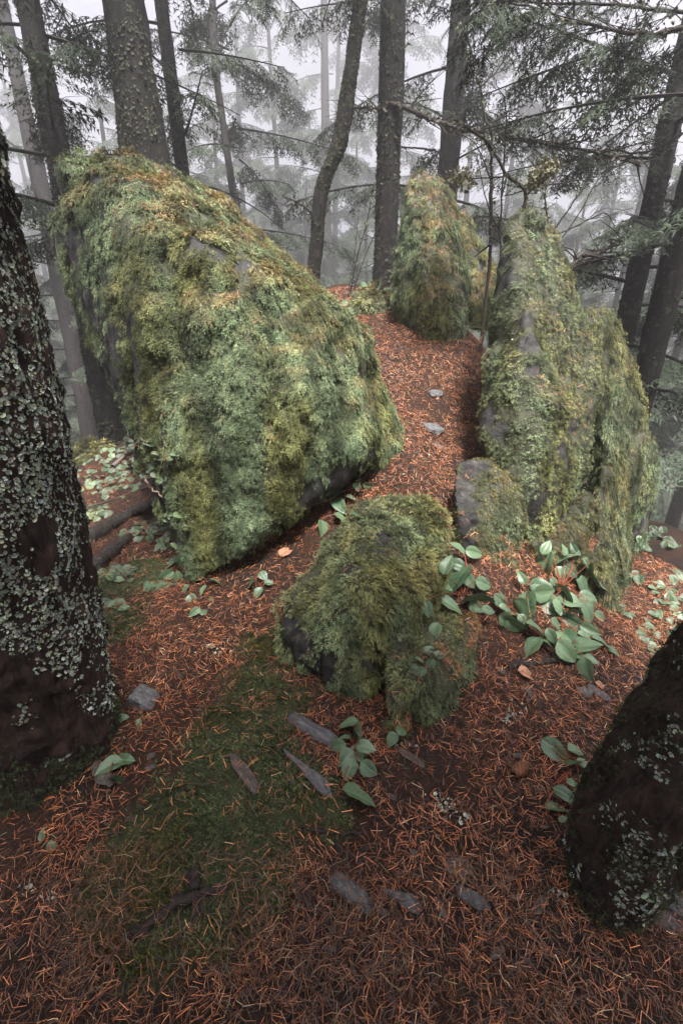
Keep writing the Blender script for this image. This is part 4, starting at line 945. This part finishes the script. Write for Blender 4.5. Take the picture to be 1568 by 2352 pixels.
salal('salal on the ridge crest beside the yellow moss hummock', (270,150), [(210,100,85,60),(360,135,115,0),(410,150,95,-10),(130,190,65,-20),(320,150,80,160)], cH, .0, 4.15)
salal('salal tuft at the upper corner of the largest boulder by the path', (80,400), [(110,350,135,10),(90,310,115,70),(70,390,105,-30),(200,510,125,0),(190,590,85,0),(110,440,85,-70),(20,280,85,150)], cH, .03)
salal('pale salal sprig with one brown leaf at the path edge by the shaggy boulder', (1340,530), [(1275,500,160,150,'pale'),(1385,560,130,-30,'pale'),(1290,575,110,170,'dry')], cH, .03)
GL = 'salal plants on the slope beyond the lichen trunk'
for x, y in ((330,100),(290,250),(400,200),(470,230),(380,290),(210,410),(440,460),(350,440),(430,540),(150,340),(520,260),(570,440),(610,500),(190,720),(250,730),(170,760),(120,890),(560,840),(640,900),(480,900),(700,960),(740,780),(690,850),(620,830),(300,1190),(410,1180),(360,1130),(190,1390),(340,1410),(150,1090),(260,330),(80,470),(240,520),(700,330),(330,600),(450,390),(120,560)):
    n = lr.randint(7, 12); L0 = 44 + .022*y
    salal('salal plant on the misty slope beyond the lichen trunk', (x, y), [(x+lr.uniform(-75, 75), y+lr.uniform(-40, 40), L0*lr.uniform(.8, 1.4), lr.choice([0, 180])+lr.uniform(-70, 70)) for _ in range(n)], cC, .03, None, 'dark' if lr.uniform() < .8 else 'pale', GL, tilt=.35, upw=.9)
GR = 'salal plants on the outer slope'
for x, y in ((840,440),(1040,590),(1080,640),(960,720),(810,690),(900,830),(960,890),(970,960),(1100,760),(1140,470),(890,210),(880,260),(1010,520),(1130,700),(1150,900),(940,160),(1080,190),(1000,130),(1140,560)):
    n = lr.randint(4, 7); L0 = 62
    salal('salal plant on the outer slope beyond the draped boulder', (x, y), [(x+lr.uniform(-55, 55), y+lr.uniform(-45, 45), L0*lr.uniform(.8, 1.4), lr.uniform(-110, 60)) for _ in range(n)], cD, .03, None, 'dark' if lr.uniform() < .7 else 'green', GR, tilt=.35, upw=.8)

# ------------------------------------------------------------------ dry leaves, cone, twigs, logs
for u, v, L, a, lb in ((1208,1550,44,-20,'curled tan dry leaf lying under the long rotten stick'),(1378,1577,24,-60,'small pinkish dry leaf below the low salal bush'),(1318,1985,20,30,'small dry leaf near the black trunk foot'),(658,1268,38,80,'reddish-green fallen leaf under the largest boulder')):
    p, n = hit(u, v); d = np.array([math.cos(R_(a)), 0, math.sin(R_(a))]); d = nrm(d-n*np.dot(d, n)); x = np.cross(d, n); s = L*np.linalg.norm(p-[0, 0, CAMH])/F
    o = obj('dry_leaf', LF['dry'][lr.randint(5)]); M = Matrix.Identity(4)
    for c, vec in enumerate((x, d, n)):
        for r in range(3): M[r][c] = float(vec[r]*s)
    for r in range(3): M[r][3] = float((p + n*.012 - d*s*.5)[r])
    o.matrix_world = M; tag(o, lb, 'leaf')
def cone(u, v):
    p, n = hit(u, v); s = .024; parts = []
    r2 = np.random.RandomState(9); K = 75; k = np.arange(K); ph = k*2.39996; f = (k+.5)/K; rad = np.sin(np.pi*np.clip(f*.88+.10, 0, 1))**.7
    pos = np.stack([np.cos(ph)*rad*.62, (f-.5)*2.1, np.sin(ph)*rad*.62], -1)*s
    out = nrm(np.stack([np.cos(ph), 0*f, np.sin(ph)], -1)); d = nrm(out + np.array([0, .75, 0]))
    tv = np.array([(-.30, -.2, 0), (.30, -.2, 0), (.42, .32, .06), (.2, .58, .0), (-.2, .58, .0), (-.42, .32, .06), (0, .2, .14)])
    tt = np.array([(0, 1, 6), (1, 2, 6), (2, 3, 6), (3, 4, 6), (4, 5, 6), (5, 0, 6)])
    V, T, Cl = scatter([(tv, tt, np.array([.4, .4, 1, 1.2, 1.2, 1, .8]))], pos, d, out, np.full(K, s*.62), np.array([(.20, .085, .045)])*r2.uniform(.7, 1.2, (K, 1)), r2)
    core = tube(np.array([(0, -1.0, 0), (0, -.4, 0), (0, .3, 0), (0, 1, 0)])*s, np.array([.25, .5, .45, .1])*s, 8, (.05, .02, .012))
    t = thing('pine_cone', 'reddish-brown cone lying on the needles beside a small grey stone', 'cone', tuple(p + n*.016))
    t.rotation_euler = (0.15, -.2, R_(-62))
    obj('scale', mesh_np('cone_scales', V, T, Cl), M_CONE, t); obj('core', mesh_np('cone_core', core[0], core[1], core[2], True), M_CONE, t)
cone(1190, 1776)
def stick(name, label, pts, r, col, cat='stick', lift=.6, sides=7, group=None, mat=None, twist=.012):
    ps = [hit(u, v) for u, v in pts]; P_ = smooth_path([p + n*r*lift for p, n in ps], 14)
    P_ = P_ + lr.normal(0, twist*.3, P_.shape); b0 = P_[0].copy()
    rr = np.linspace(1, .55, 14)*r*(1+.18*lr.normal(size=14))
    V, T, Cl = tube(P_-b0, rr, sides, col); V = V + (fbm((V+b0)*60, 2, 3)*r*.25)[:, None]*nrm(V-V.mean(0))
    return tag(obj(name, mesh_np(name, V, T, Cl, True), mat or M_TWIG, None, tuple(b0)), label, cat, group)
stick('fallen_log', 'dark weathered fallen log lying across the misty slope', [(185,1262),(250,1222),(320,1180),(398,1135)], .05, (.05, .04, .035), 'log', .5, 14, None, M_LOG)
stick('dead_root', 'pale grey dead root below the fallen log', [(212,1325),(240,1290),(275,1262),(300,1235)], .05, (.2, .18, .16), 'root', .3, 12, None, M_LOG)
stick('fallen_branch', 'thin grey branch lying among salal above the fallen log', [(262,1075),(290,1050),(314,1028),(335,1005)], .022, (.1, .085, .075), 'branch', .8, 8)
stick('fallen_branch', 'long dark stick lying parallel to the fallen log', [(195,1172),(260,1150),(330,1125),(372,1108)], .012, (.04, .03, .025), 'branch', .8, 7)
stick('fallen_branch', 'slender pale twig slanting down to the edge of the largest boulder', [(340,1100),(365,1125),(392,1155),(405,1168)], .006, (.2, .14, .11), 'branch', 3, 6)
stick('rotten_stick', 'long rotten stick lying below the low salal bush', [(1165,1528),(1215,1527),(1275,1520),(1330,1522)], .013, (.05, .036, .028), 'stick', .5, 9, None, M_LOG)
for pts, r, lb in (([(690,1903),(740,1908),(790,1922),(830,1912)], .006, 'black twig lying across the lower moss carpet'), ([(770,1945),(800,1965),(830,1985)], .010, 'thick black twig stub above the pitted stone wedge'),
                   ([(815,1972),(845,1950),(872,1938)], .007, 'forked black twig touching the thick stub'), ([(300,2160),(370,2110),(450,2062),(525,2046)], .014, 'dark rotten root edging the lower moss carpet'),
                   ([(345,2210),(300,2215),(250,2205)], .006, 'thin dark root in the matted strands'), ([(690,2060),(720,2090),(745,2100)], .009, 'short dark stick beside the pitted stone wedge'),
                   ([(450,2010),(455,2060),(460,2105)], .014, 'stubby dark wood chunk below the moss carpet'),([(905,940),(895,885),(880,860)], .003, 'thin dark twig poking from the path edge of the largest boulder'),
                   ([(870,722),(890,715),(905,708)], .006, 'curved dark root on the ridge crest')):
    stick('dead_twig', lb, pts, r, (.022, .017, .015), 'twig')
# small dry twigs and leaf bits caught in the litter
def twig_mesh(seed):
    r2 = np.random.RandomState(seed); n = 8; P_ = np.stack([np.linspace(-.5, .5, n), np.cumsum(r2.normal(0, .02, n)), np.abs(np.cumsum(r2.normal(0, .012, n)))], -1)
    prt = [tube(P_, np.linspace(.022, .010, n), 5, (.06, .045, .035))]
    for _ in range(2):
        k = r2.randint(2, 7); d = nrm(np.array([r2.uniform(.4, 1), r2.choice([-1, 1])*r2.uniform(.5, 1), r2.uniform(0, .3)])); prt.append(tube(np.array([P_[k], P_[k]+d*.12, P_[k]+d*r2.uniform(.16, .3)]), np.array([.010, .008, .004]), 4, (.06, .045, .035)))
    v_, t_, c_ = cat_parts(prt); me = mesh_np('twig', v_, t_, c_, True); me.materials.append(M_TWIG); return me
TWM = [twig_mesh(70+k) for k in range(5)]
tr_ = np.random.RandomState(404)
for k in range(80):
    u, v = (tr_.uniform(30, 1400), tr_.uniform(1420, 2330)) if k < 60 else (tr_.uniform(880, 1110), tr_.uniform(760, 1050))
    p, n = hit(u, v)
    if n[2] < .6: continue
    d = tr_.normal(size=3); d = nrm(d - n*np.dot(d, n)); x = np.cross(n, d); L = tr_.uniform(.03, .11)
    o = obj('dry_twig', TWM[tr_.randint(5)]); M = Matrix.Identity(4)
    for c, vec in enumerate((d, x, n)):
        for r in range(3): M[r][c] = float(vec[r]*L)
    for r in range(3): M[r][3] = float((p + n*.008)[r])
    o.matrix_world = M; tag(o, 'small dry brown twig caught in the needle litter', 'twig', 'small twigs in the litter')
# pale lichen scraps on the floor
r2 = np.random.RandomState(66); pts = []
for u, v, n in ((490,1490,16),(1165,1650,14),(1030,1850,20),(1000,1830,8),(930,1710,6),(1180,1625,8),(1060,1880,10),(1290,2060,10),(960,1045,8),(70,2040,6),(110,2065,8),(1050,730,10),(960,745,14),(1180,760,8),(940,1010,6),(255,1690,14),(240,1700,10)):
    for _ in range(n):
        p, nn_ = hit(u+r2.normal(0, 14), v+r2.normal(0, 8)); pts.append((p, nn_))
ps = np.array([p for p, _ in pts]); ns = np.array([n for _, n in pts]); K = len(ps)
V, T, Cl = scatter(FLAKE, ps + ns*.006, nrm(r2.normal(size=(K, 3))), nrm(ns + .5*r2.normal(size=(K, 3))), r2.uniform(.004, .009, K), np.tile([(.42, .45, .38)], (K, 1))*r2.uniform(.6, 1.2, (K, 1)), r2)
tag(obj('fallen_lichen', mesh_np('fallen_lichen', V, T, Cl), M_LICHEN), 'scraps of pale lichen scattered over the needles', 'lichen', kind='stuff')
# fern
rp, rn = hit(400, 1340)
t = thing('fern', 'small drooping fern frond at the foot of the salal clump by the largest boulder', 'fern', tuple(rp)); r2 = np.random.RandomState(12)
for a in (190, 215, 240, 160):
    d = np.array([[math.cos(R_(a)), -.3+.2*math.sin(R_(a)), .35]])
    V, T, Cl = scatter([SPRAY[1]], np.zeros((1, 3)), d, np.array([[0, -.2, 1.0]]), np.array([.14]), np.array([(.12, .19, .11)]), r2)
    obj('frond', mesh_np('frond', V, T, Cl), M_CROWN, t)

# ------------------------------------------------------------------ bare shrubs and dead branches
def polybranch(pts, Y, r0, r1, col=(.024, .019, .016), n=16, sides=6, seed=0, twigs=6, dY=0.0, tl=.12):
    r2 = np.random.RandomState(seed); m = len(pts)
    P_ = smooth_path([W(u, v, Y + dY*k/max(m-1, 1)) for k, (u, v) in enumerate(pts)], n); P_ = P_ + r2.normal(0, r0*.25, P_.shape)
    out = [tube(P_, np.linspace(r0, r1, n), sides, col)]; tg = nrm(np.gradient(P_, axis=0))
    for _ in range(twigs):
        k = r2.randint(2, n); l = tl*r2.uniform(.5, 1.6); d = nrm(tg[k]*.8 + r2.normal(size=3)*np.array([.8, .5, .6])); e1 = P_[k]+d*l*.55; e2 = e1 + nrm(d+r2.normal(size=3)*.4)*l*.5
        out.append(tube(np.array([P_[k], e1, e2]), np.array([r1*1.1, r1*.7, r1*.35]), 4, col))
        if r2.uniform() < .6: out.append(tube(np.array([e1, e1+nrm(d+r2.normal(size=3)*.8)*l*.4]), np.array([r1*.6, r1*.3]), 3, col))
    return out, P_
def tufts(Pl, count, size, seed, colr=(.17, .17, .11), spread=.02):
    r2 = np.random.RandomState(seed); k = r2.randint(0, len(Pl), count); pos = Pl[k] + r2.normal(0, spread, (count, 3))
    return scatter(FLAKE, pos, nrm(r2.normal(size=(count, 3))), nrm(r2.normal(size=(count, 3))), r2.uniform(*size, count), np.array([colr])*r2.uniform(.5, 1.3, (count, 1)), r2)
def shrub(label, branches, Y, seed, lich=(), name='bare_shrub'):
    b0 = W(*branches[0][0][0], Y); b0[2] = min(b0[2], float(gz(b0[0], b0[1])[0])); t = thing(name, label, 'shrub', tuple(b0))
    for k, (pts, r0, r1, tw) in enumerate(branches):
        prt, P_ = polybranch(pts, Y, r0, r1, twigs=tw, seed=seed+k, dY=.1 if k else 0)
        if k == 0: prt.append(tube(np.array([P_[0], (P_[0]+b0)/2, b0]), np.array([r0, r0, r0*1.2]), 6, (.045, .036, .03)))
        if k in lich: prt.append(tufts(P_, 120, (.006, .014), seed+k+40, spread=.006))
        v_, t_, c_ = cat_parts(prt); obj('stem' if k == 0 else 'branch', mesh_np('shrub_stem', v_-b0, t_, c_, True), M_TWIG, t)
    return t, b0
shrub('tall thin bare shrub with forked top between the shaggy and the pointed boulder', [([(1125,600),(1127,447),(1128,342),(1126,300)], .011, .008, 8), ([(1126,303),(1110,261),(1103,198),(1085,162),(1068,110),(1055,60)], .008, .002, 12), ([(1103,200),(1122,180),(1142,160),(1168,115),(1185,80)], .006, .002, 10), ([(1104,200),(1110,160),(1112,110)], .004, .0015, 5), ([(1127,420),(1110,370),(1090,330),(1060,310)], .005, .002, 8), ([(1127,320),(1160,300),(1200,290),(1240,270)], .004, .0015, 8)], 3.5, 610, (0, 1))
shrub('single slender dark whip growing between the shaggy and the pointed boulder', [([(1151,640),(1148,531),(1154,417),(1160,312),(1163,267),(1157,220)], .0065, .003, 4), ([(1157,222),(1145,205),(1135,185)], .003, .001, 3), ([(1161,300),(1148,280),(1140,262)], .0025, .001, 2)], 3.2, 630)
tS, bS = shrub('crooked lichen-tufted dead branch sprouting behind the pointed boulder', [([(1194,500),(1209,447),(1187,420),(1160,400),(1136,354),(1109,318),(1076,297),(1043,273)], .011, .004, 12), ([(1209,447),(1229,430),(1250,426),(1295,420),(1318,412)], .007, .002, 8), ([(1235,428),(1252,395),(1262,375)], .006, .003, 3), ([(1237,395),(1222,375),(1208,360)], .004, .0015, 3), ([(1172,405),(1130,408),(1080,410),(1050,408),(1020,418)], .004, .0015, 9)], 3.05, 650, (0, 2))
prt = [tufts(np.array([W(u, v, 3.05)]), 110, (.008, .018), 668+k, (.20, .19, .12), .025) for k, (u, v) in enumerate(((1232,411),(1228,425),(1256,381),(1246,398),(1050,408),(1075,410)))]
v_, t_, c_ = cat_parts(prt); o = obj('lichen', mesh_np('tufts', v_-bS, t_, c_), M_LICHEN, tS); o['kind'] = 'stuff'
shrub('fan of thin bare stems slanting up behind the pointed boulder', [([(1262,545),(1292,498),(1340,432),(1372,400)], .006, .002, 6), ([(1290,545),(1310,519),(1340,471),(1370,417),(1421,363)], .0045, .002, 5), ([(1262,540),(1253,477),(1254,432),(1275,400),(1297,378)], .006, .002, 8), ([(1170,560),(1130,501),(1112,441),(1094,357)], .005, .002, 5), ([(1270,540),(1300,530),(1350,505),(1390,490),(1410,520)], .005, .002, 7)], 3.2, 690, (2,))
shrub('wispy lichen-hung twigs rising from the ridge crest beside the straight dark trunk', [([(800,690),(820,590),(840,520),(860,420)], .007, .003, 12), ([(808,690),(830,610),(870,520),(915,455)], .005, .002, 10), ([(795,690),(812,600),(822,500)], .004, .002, 8), ([(840,540),(880,560),(905,590)], .003, .001, 5)], 4.3, 720, (0,))
def tree_branch(t, pts, Y, r0, r1, seed, dY, twigs, tl, lichn=0, name='dead_branch', fol=0):
    b0 = np.array(t.location); prt, P_ = polybranch(pts, Y, r0, r1, twigs=twigs, seed=seed, dY=dY, n=24, tl=tl)
    if lichn: prt.append(tufts(P_, lichn, (.008, .02), seed+5, (.11, .10, .075), .02))
    if fol:
        r2 = np.random.RandomState(seed+6); k = r2.randint(5, 24, fol); d = nrm(nrm(np.gradient(P_, axis=0))[k] + r2.normal(size=(fol, 3))*np.array([.6, .8, .25]) - np.array([0, 0, .35]))
        prt.append(scatter(SPRAY, P_[k], d, np.tile([[0, 0, 1.0]], (fol, 1)), r2.uniform(.2, .42, fol), np.array([FOL])*r2.uniform(.5, 1.2, (fol, 1)), r2))
    v_, t_, c_ = cat_parts(prt); obj(name, mesh_np(name, v_-b0, t_, c_, True), M_TWIG, t)
tree_branch(T8, [(895,236),(980,267),(1049,295),(1130,306),(1220,324),(1295,339),(1380,355),(1460,375)], 5.0, .020, .007, 801, -.9, 40, .3, 500)
tree_branch(T8, [(885,250),(850,250),(820,248),(790,262)], 5.0, .012, .004, 803, 0, 8, .2, 120)
tree_branch(T12, [(1475,525),(1450,534),(1409,561),(1370,582),(1334,591),(1305,615),(1285,640)], 4.9, .024, .008, 805, -1.2, 22, .2, 200)
tree_branch(T12, [(1500,575),(1450,585),(1400,580),(1360,590)], 4.9, .014, .004, 807, -.4, 14, .25, 60)
tree_branch(T12, [(1560,310),(1480,350),(1400,345),(1330,350),(1270,335)], 4.8, .012, .003, 809, -.3, 26, .35, 100, 'dead_branch', 18)
tree_branch(T13, [(1600,60),(1500,75),(1420,72),(1330,52),(1230,22),(1140,2)], 3.4, .012, .003, 811, -.5, 40, .3, 160, 'hanging_bough', 30)
tree_branch(T13, [(1600,30),(1500,20),(1400,10),(1250,5),(1100,-5)], 3.5, .010, .003, 813, -.4, 40, .3, 100, 'hanging_bough', 34)
tree_branch(T9, [(1000,345),(960,340),(910,338),(890,330)], 7.4, .014, .004, 815, -.5, 10, .3)
tree_branch(T7, [(728,510),(705,480),(680,462),(655,455)], 4.75, .012, .004, 817, 0, 9, .15, 60)

# ------------------------------------------------------------------ haze
def haze_box():
    bpy.context.view_layer.update()
    top = max((o.matrix_world @ Vector(c)).z for o in C.objects if o.type == 'MESH' for c in o.bound_box)
    x0, x1, y0, y1, z0, z1 = -62, 62, -32, 72, -11, top + .5
    V = [(x, y, z) for x in (x0, x1) for y in (y0, y1) for z in (z0, z1)]
    Fc = [(0, 1, 3, 2), (4, 6, 7, 5), (0, 4, 5, 1), (2, 3, 7, 6), (0, 2, 6, 4), (1, 5, 7, 3)]
    m = bpy.data.materials.new('haze'); m.use_nodes = True; nt = m.node_tree; nt.nodes.clear()
    out = nt.nodes.new('ShaderNodeOutputMaterial'); pv = nt.nodes.new('ShaderNodeVolumePrincipled')
    pv.inputs['Color'].default_value = (.96, .955, .98, 1); pv.inputs['Density'].default_value = HAZE; pv.inputs['Anisotropy'].default_value = 0.65
    pv.inputs['Density Attribute'].default_value = ''
    nt.links.new(pv.outputs[0], out.inputs['Volume'])
    me = mesh_np('haze', V, Fc); o = obj('haze', me, m); tag(o, 'pale mist filling the forest', 'mist', kind='stuff'); o.display_type = 'WIRE'
haze_box()
